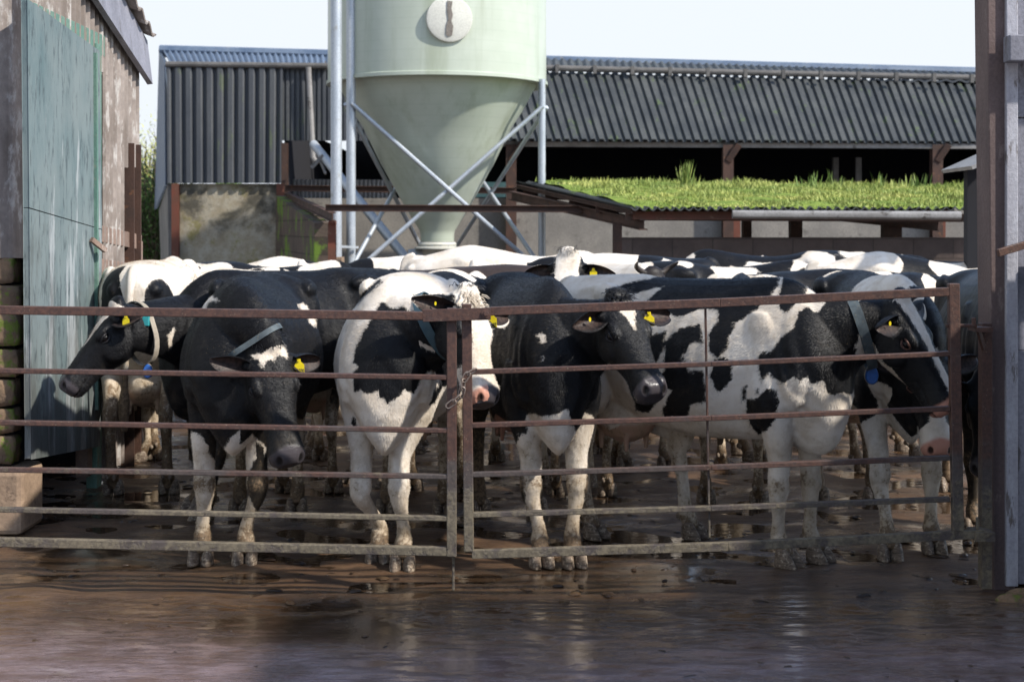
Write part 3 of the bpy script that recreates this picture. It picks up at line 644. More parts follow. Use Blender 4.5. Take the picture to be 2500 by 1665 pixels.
# little dark shed roof at far right
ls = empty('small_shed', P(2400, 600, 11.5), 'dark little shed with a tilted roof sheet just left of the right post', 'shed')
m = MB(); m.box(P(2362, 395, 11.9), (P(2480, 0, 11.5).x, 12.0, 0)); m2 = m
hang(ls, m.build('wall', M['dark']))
m = MB(); m.bar(P(2335, 415, 11.7), P(2480, 350, 11.7) , .8, .03, up=(0, -.0, 1)); hang(ls, m.build('roof', M['gutter']))

# ================================================================ trees and hedge between the sheds
LEAF = {}
def leafmat(nm, c1, c2):
    s = N(nm); i = s.n.new('ShaderNodeObjectInfo'); g = s.n.new('ShaderNodeNewGeometry')
    s.set(color=s.mix(g.outputs['Random Per Island'], c1, c2), rough=.6, spec=.25); return s.m
LEAF['willow'] = leafmat('spring_leaf', (.30, .33, .07), (.50, .50, .16)); LEAF['ivy'] = leafmat('dark_leaf', (.05, .10, .02), (.14, .22, .05))
BARK = mat_weather('bark', (.16, .12, .08), (.10, .075, .05), None, 8, rough=.9)
def tree(label, x, y, h, rad, kind, nl, leaf, zlow, seed):
    r = random.Random(seed); root = empty('tree', (x, y, 0), label, 'tree', 'trees beyond the yard')
    m = MB(); tips = []
    m.tube([(x, y, 0), (x + .1, y, h * .25), (x + .05, y, h * .5)], [.18, .13, .08], 8)
    for _ in range(60):
        z0 = r.uniform(.1, .5) * h; a = r.uniform(0, 6.28); l = rad * r.uniform(.5, 1.1)
        p0 = Vector((x + .05, y, z0)); p1 = p0 + Vector((math.cos(a) * l * .4, math.sin(a) * l * .4, h * .16)); p2 = p1 + Vector((math.cos(a) * l * .35, math.sin(a) * l * .35, h * r.uniform(.12, .32)))
        m.tube([p0, p1, p2], [.035, .02, .006], 5, cap=False); tips += [p0.lerp(p1, .6), p1, p1.lerp(p2, .5), p2]
        for _ in range(3):
            p3 = p1.lerp(p2, r.random()) ; p4 = p3 + Vector((r.uniform(-.3, .3), r.uniform(-.3, .3), r.uniform(.2, .7))); m.tube([p3, p4], [.01, .004], 4, cap=False); tips.append(p4)
    hang(root, m.build('trunk', BARK, smooth='all'))
    m = MB()
    for _ in range(nl):
        c = r.choice(tips) + Vector((r.gauss(0, .16), r.gauss(0, .16), r.gauss(0, .2)))
        if c.z < zlow: c.z = zlow + r.random() * .5
        d = Vector((r.gauss(0, 1), r.gauss(0, 1), r.gauss(0, 1))).normalized(); e = d.orthogonal().normalized(); s_ = leaf * r.uniform(.6, 1.3)
        m.add([c - d * s_, c + e * s_ * .4, c + d * s_, c - e * s_ * .4], [(0, 1, 2, 3)])
    hang(root, m.build('crown', LEAF[kind]))
for i, (px, d, h, rd, kd, nl, lf, lb_) in enumerate(((352, 33, 4.6, 1.0, 'willow', 3000, .035, 'thin yellow green willow with bare upper twigs in the gap left of the barn'), (330, 36, 4.2, 1.2, 'willow', 2600, .04, 'bushy yellow green tree half hidden by the left shed'),
        (378, 30, 2.9, .8, 'ivy', 5000, .045, 'dark green ivy covered bush beside the barn gable'), (345, 31, 2.5, .9, 'ivy', 5000, .045, 'low dark green bush at the foot of the willow'))):
    q_ = P(px, 600, d); tree(lb_, q_.x, d, h, rd, kd, nl, lf, .3, 20 + i)
hd = MB(); r_ = random.Random(9)
for _ in range(26000):
    c = Vector((r_.uniform(-13, -6), 42 + r_.uniform(-1, 1), 0)); c.z = r_.random() ** .8 * (2.6 + .5 * math.sin(c.x * 2.1) + .3 * math.sin(c.x * 5)); d_ = Vector((r_.gauss(0, 1), r_.gauss(0, 1), r_.gauss(0, 1))).normalized(); e_ = d_.orthogonal().normalized(); s_ = .07
    hd.add([c - d_ * s_, c + e_ * s_ * .5, c + d_ * s_, c - e_ * s_ * .5], [(0, 1, 2, 3)])
tag(hd.build('hedge', LEAF['ivy']), 'dark green hedge far beyond the gap between the sheds', 'hedge')

def muck():
    r = np.random.default_rng(21); V_ = []; F_ = []
    for i in range(1500):
        y = r.uniform(4.6, 10.5); x = r.uniform(-.42, .42) * y; z0 = .002
        if y < 6.3 and r.random() < .45: continue
        s_ = .004 + .016 * r.random() ** 3 * (1.6 if y > 6.3 else .8); n = 8; k = len(V_); el = r.uniform(.6, 2.0); an = r.random() * 3.14
        for j, (rr, zz) in enumerate(((1, 0), (.75, .24), (.3, .34))):
            for q in range(n):
                a = q * 2 * math.pi / n; w = rr * s_ * (1 + .35 * math.sin(a * 2 + i) + .2 * math.sin(a * 3 + i * 2)); dx, dy = math.cos(a) * w * el, math.sin(a) * w
                V_.append((x + dx * math.cos(an) - dy * math.sin(an), y + dx * math.sin(an) + dy * math.cos(an), z0 + zz * s_))
        for j in range(2):
            for q in range(n): q2 = (q + 1) % n; F_.append((k + j * n + q, k + j * n + q2, k + (j + 1) * n + q2, k + (j + 1) * n + q))
        F_.append(tuple(k + 2 * n + q for q in range(n)))
    s = N('slurry_lumps'); g = s.n.new('ShaderNodeNewGeometry'); s.set(color=s.mix(g.outputs['Random Per Island'], (.022, .013, .008), (.075, .046, .025)), rough=.3, spec=.5)
    m = MB(); m.add(V_, F_); o = m.build('muck', s.m, smooth='all'); tag(o, 'small lumps of dung and slurry scattered over the yard', kind='stuff')
muck()
# ================================================================ cows
def V3(*a): return np.array(a, float)
def nrm(v): return v / (np.linalg.norm(v) + 1e-9)
def catmull(a, k):
    a = np.asarray(a, float); n = len(a); out = []
    for i in range(n - 1):
        p0, p1, p2, p3 = a[max(i - 1, 0)], a[i], a[i + 1], a[min(i + 2, n - 1)]
        for j in range(k):
            t = j / k
            out.append(.5 * ((2 * p1) + (-p0 + p2) * t + (2 * p0 - 5 * p1 + 4 * p2 - p3) * t * t + (-p0 + 3 * p1 - 3 * p2 + p3) * t ** 3))
    out.append(a[-1]); return np.array(out)
class Shell:
    def __init__(s): s.v = []; s.f = []; s.n = 0
    def rings(s, rings):
        m = len(rings[0]); o = s.n
        for r in rings: s.v.append(np.asarray(r))
        for i in range(len(rings) - 1):
            for k in range(m):
                k2 = (k + 1) % m
                s.f.append((o + i * m + k, o + i * m + k2, o + (i + 1) * m + k2, o + (i + 1) * m + k))
        s.n += m * len(rings)
        s.v.append(np.mean(rings[0], 0)[None]); s.v.append(np.mean(rings[-1], 0)[None])
        for k in range(m):
            s.f.append((s.n, o + (k + 1) % m, o + k)); s.f.append((s.n + 1, s.n - m + k, s.n - m + (k + 1) % m))
        s.n += 2
    def ring(s, c, side, up, w, hu, hd, nu=2.0, nd=2.0, m=28):
        th = np.linspace(0, 2 * np.pi, m, endpoint=False); ct, st = np.cos(th), np.sin(th)
        e = np.where(st >= 0, 2 / nu, 2 / nd); h = np.where(st >= 0, hu, hd)
        x = w * np.sign(ct) * np.abs(ct) ** e; z = h * np.sign(st) * np.abs(st) ** e
        return c + x[:, None] * side + z[:, None] * up
    def limb(s, pts, k=4, fwd=V3(1, 0, 0), side=V3(0, 1, 0)):
        """pts rows: x y z r_fore_aft r_side ; vertical-ish limb"""
        a = catmull(pts, k); rs = []
        for i in range(len(a)):
            t = nrm(a[min(i + 1, len(a) - 1), :3] - a[max(i - 1, 0), :3])
            f = nrm(fwd - t * np.dot(fwd, t)); sd = np.cross(t, f)
            rs.append(s.ring(a[i, :3], f, sd, a[i, 3], a[i, 4], a[i, 4], m=16))
        s.rings(rs)
    def ell(s, c, r, ax=None, m=16):
        """ellipsoid with axes rows ax"""
        if ax is None: ax = np.eye(3)
        c = np.asarray(c, float); rs = []
        for q in np.linspace(-.96, .96, 9):
            w = math.sqrt(1 - q * q)
            rs.append(s.ring(c + ax[2] * q * r[2], ax[0], ax[1], w * r[0], w * r[1], w * r[1], m=m))
        s.rings(rs)
    def mesh(s, name='tmp'):
        me = D.meshes.new(name); me.from_pydata(np.concatenate(s.v).tolist(), [], s.f); me.update(); return me

TRUNK = [  # x ztop zmid zbot w nup nlow
    (-.90, 1.33, 1.21, 1.08, .07, 2, 2), (-.86, 1.385, 1.2, .98, .135, 2, 2), (-.76, 1.415, 1.22, .86, .205, 2.1, 2), (-.58, 1.435, 1.22, .75, .25, 2.2, 2.0),
    (-.36, 1.455, 1.20, .70, .290, 2.2, 2.0), (-.24, 1.445, 1.06, .675, .30, 1.8, 2.1), (-.12, 1.435, 1.0, .655, .315, 1.7, 2.2), (.12, 1.425, .97, .63, .325, 1.7, 2.2),
    (.34, 1.425, .97, .63, .295, 1.7, 2.1), (.52, 1.445, 1.0, .63, .25, 1.6, 1.9), (.66, 1.44, 1.0, .60, .225, 1.6, 1.5),
    (.80, 1.36, 1.0, .57, .20, 1.8, 1.35), (.90, 1.22, .97, .63, .155, 2, 1.4), (.95, 1.1, .94, .78, .085, 2, 1.6)]

def head_frame(yaw, pitch, roll):
    """cow-local: yaw turns towards +Y, pitch drops the muzzle; returns axis a (poll->muzzle), n (brow normal), s (side)"""
    y, p = R(yaw), R(pitch)
    a = V3(math.cos(p) * math.cos(y), math.cos(p) * math.sin(y), -math.sin(p))
    n = V3(math.sin(p) * math.cos(y), math.sin(p) * math.sin(y), math.cos(p))
    s = np.cross(n, a)
    r = R(roll); s, n = s * math.cos(r) + n * math.sin(r), n * math.cos(r) - s * math.sin(r)
    return a, n, s

HEAD = [  # t  up  down  w  nup nlow   (fractions of head length)
    (-.05, -.02, .15, .06, 2, 2), (-.01, .045, .20, .135, 2.4, 2), (.07, .055, .27, .175, 2.6, 2), (.16, .052, .36, .186, 3.0, 2.0), (.27, .050, .41, .196, 3.2, 1.8),
    (.38, .042, .415, .190, 3.0, 1.8), (.50, .034, .37, .158, 2.6, 1.9), (.61, .028, .32, .135, 2.5, 2), (.72, .022, .285, .124, 2.5, 2.2), (.82, .018, .272, .133, 2.6, 2.4),
    (.90, .014, .262, .146, 2.6, 2.5), (.96, .002, .245, .136, 2.5, 2.4), (1.0, -.035, .19, .098, 2.3, 2.2)]

def cow_shape(pose, voxel):
    """pose dict -> (verts, faces, info). cow-local, +X forward, ground z=0"""
    g = pose.get
    S = Shell()
    wid = g('wid', 1.0)
    a = catmull(TRUNK, 3); rs = []
    for x, zt, zm, zb, w, nu, nd in a:
        zt = zt + g('wave', .012) * math.sin(x * 5.2 + g('ph', 0)); belly = g('belly', 0) * max(0, 1 - ((x - 0) / .6) ** 2)
        rs.append(S.ring(V3(x, 0, zm), V3(0, 1, 0), V3(0, 0, 1), w * wid, zt - zm, zm - zb + belly, nu, nd, 36))
    S.rings(rs)
    for sg in (-1, 1):
        S.ell((-.37, sg * .225 * wid, 1.335), (.10, .05, .065)); S.ell((-.84, sg * .12, 1.27), (.05, .045, .05))
        S.limb([(-.38, sg * .22 * wid, 1.37, .04, .03), (-.62, sg * .18 * wid, 1.32, .04, .03), (-.82, sg * .12, 1.27, .04, .03)], 3, fwd=V3(0, 0, 1))
        S.ell((.56, sg * .170 * wid, .99), (.15, .055, .30)); S.ell((.74, sg * .155 * wid, .93), (.11, .075, .13))
        S.ell((.05, sg * .2 * wid, .95), (.42, .115, .24))
    # udder
    if g('udder', 1):
        S.ell((-.44, 0, .66), (.20, .14, .15))
        for q in (-.36, -.54):
            for sg in (-1, 1): S.limb([(q, sg * .075, .60, .024, .024), (q, sg * .085, .54, .018, .018), (q, sg * .085, .475, .012, .012)], 2)
    feet = g('feet', {}); hoofs = []
    for i, sg in enumerate((1, -1)):       # +Y is the cow's left
        fx, fy = feet.get(('FL', 'FR')[i], (.66, .15 * sg))
        kx = .64 * .55 + fx * .45; ky = sg * .155 * .5 + fy * .5
        kn = g('knee', {}).get(('FL', 'FR')[i])
        if kn: kx, ky = kn
        S.limb([(.62, sg * .16, 1.02, .13, .07), (.63, sg * .17, .86, .12, .085), (.64, (sg * .165 + ky) / 2, .70, .085, .072), ((.64 + kx) / 2, ky, .56, .060, .056), (kx, ky, .45, .050, .052),
                (kx + .005, ky, .40, .052, .056), (kx, ky, .35, .043, .046), (kx * .4 + fx * .6 - .01, ky * .4 + fy * .6, .25, .031, .031), (fx - .02, fy, .17, .034, .035), (fx - .015, fy, .13, .043, .043),
                (fx + .01, fy, .09, .040, .044), (fx + .025, fy, .05, .042, .048)], 4)
        hoofs.append((fx + .035, fy))
        hx, hy = feet.get(('HL', 'HR')[i], (-.66, .17 * sg))
        S.limb([(-.60, sg * .15, 1.14, .20, .10), (-.56, sg * .175 * wid, .96, .19, .115), (-.53, sg * .19 * wid, .82, .15, .09), (-.60, sg * .18 * wid * .6 + hy * .4, .70, .105, .062),
                (hx - .05, hy, .57, .066, .042), (hx - .085, hy, .50, .060, .044), (hx - .07, hy, .43, .047, .038), (hx - .045, hy, .32, .033, .031), (hx - .03, hy, .19, .036, .034), (hx - .02, hy, .135, .045, .042),
                (hx + .005, hy, .09, .041, .042), (hx + .02, hy, .05, .043, .046)], 4)
        S.ell((hx - .115, hy, .53), (.03, .022, .045))
        hoofs.append((hx + .03, hy))
    # head and neck
    L = g('hl', .57)
    poll = V3(*g('poll', (1.22, 0, 1.36)))
    A, Nn, Sd = head_frame(*g('head', (0, 55, 0)))
    b0 = V3(.62, 0, 1.10); b1 = V3(.84, 0, 1.12 if poll[2] > 1.0 else 1.06)
    back = poll - Nn * .11 * L / .57 + A * .05
    fh = nrm(V3(A[0], A[1], 0) * .6 + nrm(back - b1) * .8)
    e = back + fh * .04
    ln = np.linalg.norm(e - b0); bz = [b0, b0 + V3(1, 0, .25) * ln * .33, e - fh * ln * .35, e]
    if g('nk'): bz[1] = V3(*g('nk')[0]); bz[2] = V3(*g('nk')[1])
    rs = []; nkc = []
    for t in np.linspace(0, 1, 12):
        c = (1 - t) ** 3 * bz[0] + 3 * (1 - t) ** 2 * t * bz[1] + 3 * (1 - t) * t * t * bz[2] + t ** 3 * bz[3]
        tg = nrm(3 * (1 - t) ** 2 * (bz[1] - bz[0]) + 6 * (1 - t) * t * (bz[2] - bz[1]) + 3 * t * t * (bz[3] - bz[2]))
        up = V3(0, 0, 1) * (1 - t) + Nn * t * .9 + V3(0, 0, .1); up = nrm(up - tg * up.dot(tg)); sd = np.cross(up, tg)
        hu = g('crest', .30) * (1 - t) ** 1.2 + .115 * t ** .8; hd = .32 * (1 - t) ** 1.0 + .15 * t; w = .175 * (1 - t) + .088 * t
        rs.append(S.ring(c, sd, up, w, hu, hd, 1.8, 1.7, 28)); nkc.append((c, tg, up, sd, w, hu, hd))
    S.rings(rs)
    # dewlap
    rs = []
    for t in np.linspace(0, 1, 8):
        c, tg, up, sd, w, hu, hd = nkc[int(t * 8) + 1]
        q = c - up * hd * .72; rs.append(S.ring(q, sd, up, .028, .1, .09 * (1 - t) + .05, m=12))
    S.rings(rs)
    hs = catmull(HEAD, 3); rs = []
    for t, u, d, w, nu, nd in hs:
        c0 = poll + A * t * L; mid = (u - d) / 2 * .75 * L
        rs.append(S.ring(c0 + Nn * mid, Sd, Nn, w * L, u * L - mid, d * L + mid, nu, nd, 32))
    S.rings(rs)
    def HP(t, s_, u): return poll + A * t * L + Sd * s_ * L + Nn * u * L
    ax = np.array([A, Nn, Sd])
    for sg in (-1, 1):
        S.ell(HP(.345, sg * .160, -.002), (.050, .022, .022), ax)         # brow over the eye
        S.ell(HP(.34, sg * .160, -.20), (.10, .08, .03), ax)                     # cheek
        S.ell(HP(.88, sg * .085, -.055), (.045, .04, .028), ax)                    # nostril wing
        S.limb([np.r_[HP(.42, sg * .125, -.06), .022, .02], np.r_[HP(.55, sg * .095, -.075), .02, .018], np.r_[HP(.74, sg * .08, -.09), .018, .02]], 3, fwd=Nn, side=Sd)
        S.ell(HP(.15, sg * .170, -.045), (.032, .032, .040), ax)                  # ear root
    S.ell(HP(.0, 0, .03), (.05, .035, .065), ax)                                   # poll
    if g('horns'):
        for sg in (-1, 1):
            S.limb([np.r_[HP(.02, sg * .1, .02), .022, .022], np.r_[HP(-.03, sg * .22, .08), .02, .02], np.r_[HP(.0, sg * .27, .22), .009, .009]], 4, fwd=A)
    # tail
    tw = g('tail', 0)
    S.limb([(-.82, 0, 1.40, .03, .035), (-.91, .0, 1.36, .028, .03), (-.945, tw * .2, 1.2, .02, .022), (-.93, tw * .5, .95, .017, .018), (-.91, tw * .8, .72, .018, .018),
            (-.90, tw, .58, .035, .035), (-.90, tw, .42, .022, .022)], 4)
    me = S.mesh()
    o = D.objects.new('tmp', me); COL.objects.link(o)
    m = o.modifiers.new('r', 'REMESH'); m.mode = 'VOXEL'; m.voxel_size = voxel; m.adaptivity = 0
    m = o.modifiers.new('s', 'SMOOTH'); m.factor = .5; m.iterations = g('smooth', 5)
    dg = bpy.context.evaluated_depsgraph_get(); dg.update()
    ev = o.evaluated_get(dg); em = ev.to_mesh()
    v = np.empty(len(em.vertices) * 3); em.vertices.foreach_get('co', v); v = v.reshape(-1, 3).copy()
    nn = np.empty(len(em.vertices) * 3); em.vertices.foreach_get('normal', nn); nn = nn.reshape(-1, 3).copy()
    faces = [tuple(p.vertices) for p in em.polygons]
    ev.to_mesh_clear(); D.objects.remove(o); D.meshes.remove(me)
    # sculpting: nostrils, mouth, eye sockets, flank hollow, ribs, skin folds
    def toh(v):
        q = (v - poll) / L; return q @ A, q @ Sd, q @ Nn
    t, s_, u = toh(v); inh = (t > -.1) & (t < 1.1) & (np.abs(s_) < .3) & (u > -.5) & (u < .15)
    muz = np.zeros(len(v)); dark = np.zeros(len(v))
    for sg in (-1, 1):
        d = np.sqrt(((t - .955) / .055) ** 2 + ((s_ - sg * .088) / .034) ** 2 + ((u + .045 ) / .046) ** 2)
        w = np.clip(1 - d, 0, 1) ** .7; v -= (A * .55 + Nn * .25 + Sd * sg * .3) * (w * .034)[:, None]; dark = np.maximum(dark, np.clip(1.15 - d, 0, 1) * 2)
        d = np.sqrt(((t - .365) / .060) ** 2 + ((s_ - sg * .20) / .05) ** 2 + ((u + .065) / .045) ** 2)
        w = np.clip(1 - d, 0, 1); v -= Sd * sg * (w * .020)[:, None]
    inmouth = inh & (t > .66)
    d = np.abs(u + .170 + (t - .8) * .10) / .012
    v -= nn * (np.clip(1 - d, 0, 1) * inmouth * .010)[:, None]
    dark = np.maximum(dark, np.clip(1.2 - d, 0, 1) * inmouth)
    muz = np.clip((t - .865 + .02 * np.cos(s_ * 20)) / .03, 0, 1) * inh * np.clip((u + .18) / .02, 0, 1)
    muz = np.maximum(muz, np.clip((t - .93) / .03, 0, 1) * inh * .9)
    X, Y, Z = v.T
    flank = np.exp(-(((X + .27) / .09) ** 2 + ((Z - 1.20) / .12) ** 2)) * (np.abs(Y) > .1)
    v -= nn * (flank * .035)[:, None]
    rib = np.sin(X * 2 * np.pi / .085 + Z * 3) * np.exp(-(((X - .12) / .28) ** 2 + ((Z - 1.02) / .22) ** 2)) * (np.abs(Y) > .15)
    v += nn * (rib * .0018)[:, None]
    neckm = np.exp(-(((X - .80) / .16) ** 2 + ((Z - 1.0) / .25) ** 2))
    v += nn * (neckm * .005 * np.sin((X * .8 + Z * .35 + np.abs(Y) * .5) * 2 * np.pi / .06))[:, None]
    # tendon groove and knee knobs
    at = {'muzzle': muz, 'dark': dark, 'hoof': np.zeros(len(v)), 'pink': np.zeros(len(v)), 'horn': np.zeros(len(v)), 'eye': np.zeros(len(v)), 'ear': np.zeros(len(v))}
    ud = np.clip((.66 - Z) / .06, 0, 1) * (X < -.2) * (X > -.7) * (np.abs(Y) < .125) * (Z > .44)
    at['pink'] = ud * g('udder', 1)
    if g('horns'):
        at['horn'] = ((np.abs(s_) > .13) & (u > .05) & (t < .15) & (t > -.2)).astype(float)
    sep_t, sep_s, sep_u = t, s_, u
    V = [v]; FC = list(faces); AT = {k: [x] for k, x in at.items()}; n0 = len(v)
    HT = [np.stack([t, s_, u], 1)]
    def append(vs, fs, **kw):
        nonlocal n0
        vs = np.asarray(vs); V.append(vs); FC.extend([tuple(i + n0 for i in f) for f in fs]); n0 += len(vs)
        for k in AT: AT[k].append(np.broadcast_to(np.asarray(kw.get(k, 0.), float), (len(vs),)))
        q = (vs - poll) / L; HT.append(np.stack([q @ A, q @ Sd, q @ Nn], 1))
    def shell_arrays(sh): return np.concatenate(sh.v), sh.f
    # hooves: two claws each
    for (hx, hy) in hoofs:
        for sg in (-1, 1):
            h = Shell(); prof = [(0, .064, .031), (.008, .066, .032), (.03, .060, .031), (.055, .050, .029), (.08, .036, .025), (.09, .02, .015)]
            rs = []
            sp = .033
            for z, rl, rw in prof:
                th = np.linspace(0, 2 * np.pi, 20, endpoint=False)
                fx = np.cos(th); ww = np.sin(th)
                taper = 1 - .28 * np.clip(fx, 0, 1) ** 2
                rs.append(np.stack([hx - .004 + (.064 - z * .42) * 0 + fx * rl + .018 - z * .28, hy + sg * sp + ww * rw * taper - sg * .006 * np.clip(fx, 0, 1) * (-1), np.full(20, z)], 1))
            h.rings(rs); vv, ff = shell_arrays(h); append(vv, ff, hoof=1)
        # dew claws
        for sg in (-1, 1):
            h = Shell(); h.ell((hx - .085, hy + sg * .022, .115), (.016, .013, .02), m=8); vv, ff = shell_arrays(h); append(vv, ff, hoof=1)
    # ears
    for sg in (-1, 1):
        out, drp, bk, ln_, tw_ = g('ears', {}).get(sg, (1.0, .15, .25, .19, 0))   # outwards, droop(-n), back(-a)
        ed = nrm(Sd * sg * out - Nn * drp - A * bk)
        face = A * .50 + Nn * .80; face = nrm(face - ed * np.dot(ed, face))      # opening faces forward
        wv = np.cross(ed, face)
        if tw_: c_, s2 = math.cos(R(tw_)), math.sin(R(tw_)); face, wv = face * c_ + wv * s2, wv * c_ - face * s2
        base = HP(.15, sg * .180, -.04)
        nu_, nv_ = 16, 13; top = []; bot = []
        for i in range(nu_):
            p = i / (nu_ - 1); wd = .056 * (math.sin(math.pi * min(1, .16 + p * .84) ** .85) ** .62) * (1 - .12 * p) + .006
            if p > .97: wd = .012
            for j in range(nv_):
                q = j / (nv_ - 1) * 2 - 1
                cup = (q * q) * .058 * (1 - p) ** .5 + q * q * .010
                c = base + ed * (p * ln_) + wv * (q * wd * (1 - .38 * (1 - p) ** 2) * (1 + .28 * q * (1 if wv[2] < 0 else -1))) + face * (cup - .022 * (1 - p))
                c = c - Nn * .02 * p * p
                edge = min(1, (1 - abs(q)) * 4) * min(1, (1 - p) * 6 + .1)
                top.append(c + face * .003 * edge); bot.append(c - face * (.011 * edge + .002) - face * .010 * (1 - p) * (1 - q * q))
        fs = []; m_ = nu_ * nv_
        for i in range(nu_ - 1):
            for j in range(nv_ - 1):
                k = i * nv_ + j
                fs.append((k, k + 1, k + nv_ + 1, k + nv_)); fs.append((m_ + k, m_ + k + nv_, m_ + k + nv_ + 1, m_ + k + 1))
        for i in range(nu_ - 1):
            k = i * nv_; fs.append((k, k + nv_, m_ + k + nv_, m_ + k)); k += nv_ - 1; fs.append((k, m_ + k, m_ + k + nv_, k + nv_))
        k = (nu_ - 1) * nv_
        for j in range(nv_ - 1): fs.append((k + j, k + j + 1, m_ + k + j + 1, m_ + k + j))
        inner = np.r_[np.array([(1 - abs(j / (nv_ - 1) * 2 - 1) ** 3) for i in range(nu_) for j in range(nv_)]), np.zeros(m_)]
        append(np.array(top + bot), fs, ear=inner, pink=-1.0)
        # hair fringe inside ear handled by material
    # eyes
    for sg in (-1, 1):
        h = Shell(); c = HP(.365, sg * .168, -.058); h.ell(c, (.024, .022, .022), ax, m=20); vv, ff = shell_arrays(h); append(vv, ff, eye=1)
        for w_, off in ((1, .013), (-1, -.013)):   # lids
            h = Shell(); cc = c + Sd * sg * .010
            arc = [np.r_[cc + A * math.cos(q) * .029 + Nn * math.sin(q) * .017 * w_ + Sd * sg * (.009 - .020 * abs(math.cos(q)) ** 2 * 1.0), .0055, .0055] for q in np.linspace(.02, math.pi - .02, 9)]
            h.limb(arc, 1, fwd=Sd); vv, ff = shell_arrays(h); append(vv, ff, muzzle=.30)
    v = np.concatenate(V); at = {k: np.concatenate(x) for k, x in AT.items()}
    info = dict(poll=poll, A=A, N=Nn, S=Sd, L=L, neck=nkc, HP=HP, ht=np.concatenate(HT))
    return v, FC, at, info

def seg_sd(poly, x, y):
    """signed distance (positive inside) of points to a polygon"""
    p = np.asarray(poly, float); q = np.roll(p, -1, 0); d2 = np.full(len(x), 1e18); ins = np.zeros(len(x), bool)
    for (x0, y0), (x1, y1) in zip(p, q):
        ex, ey = x1 - x0, y1 - y0; wx, wy = x - x0, y - y0
        t = np.clip((wx * ex + wy * ey) / (ex * ex + ey * ey + 1e-12), 0, 1)
        d2 = np.minimum(d2, (wx - t * ex) ** 2 + (wy - t * ey) ** 2)
        c = ((y0 > y) != (y1 > y)) & (x < ex * (y - y0) / (ey + 1e-12) + x0); ins ^= c
    return np.where(ins, 1, -1) * np.sqrt(d2)

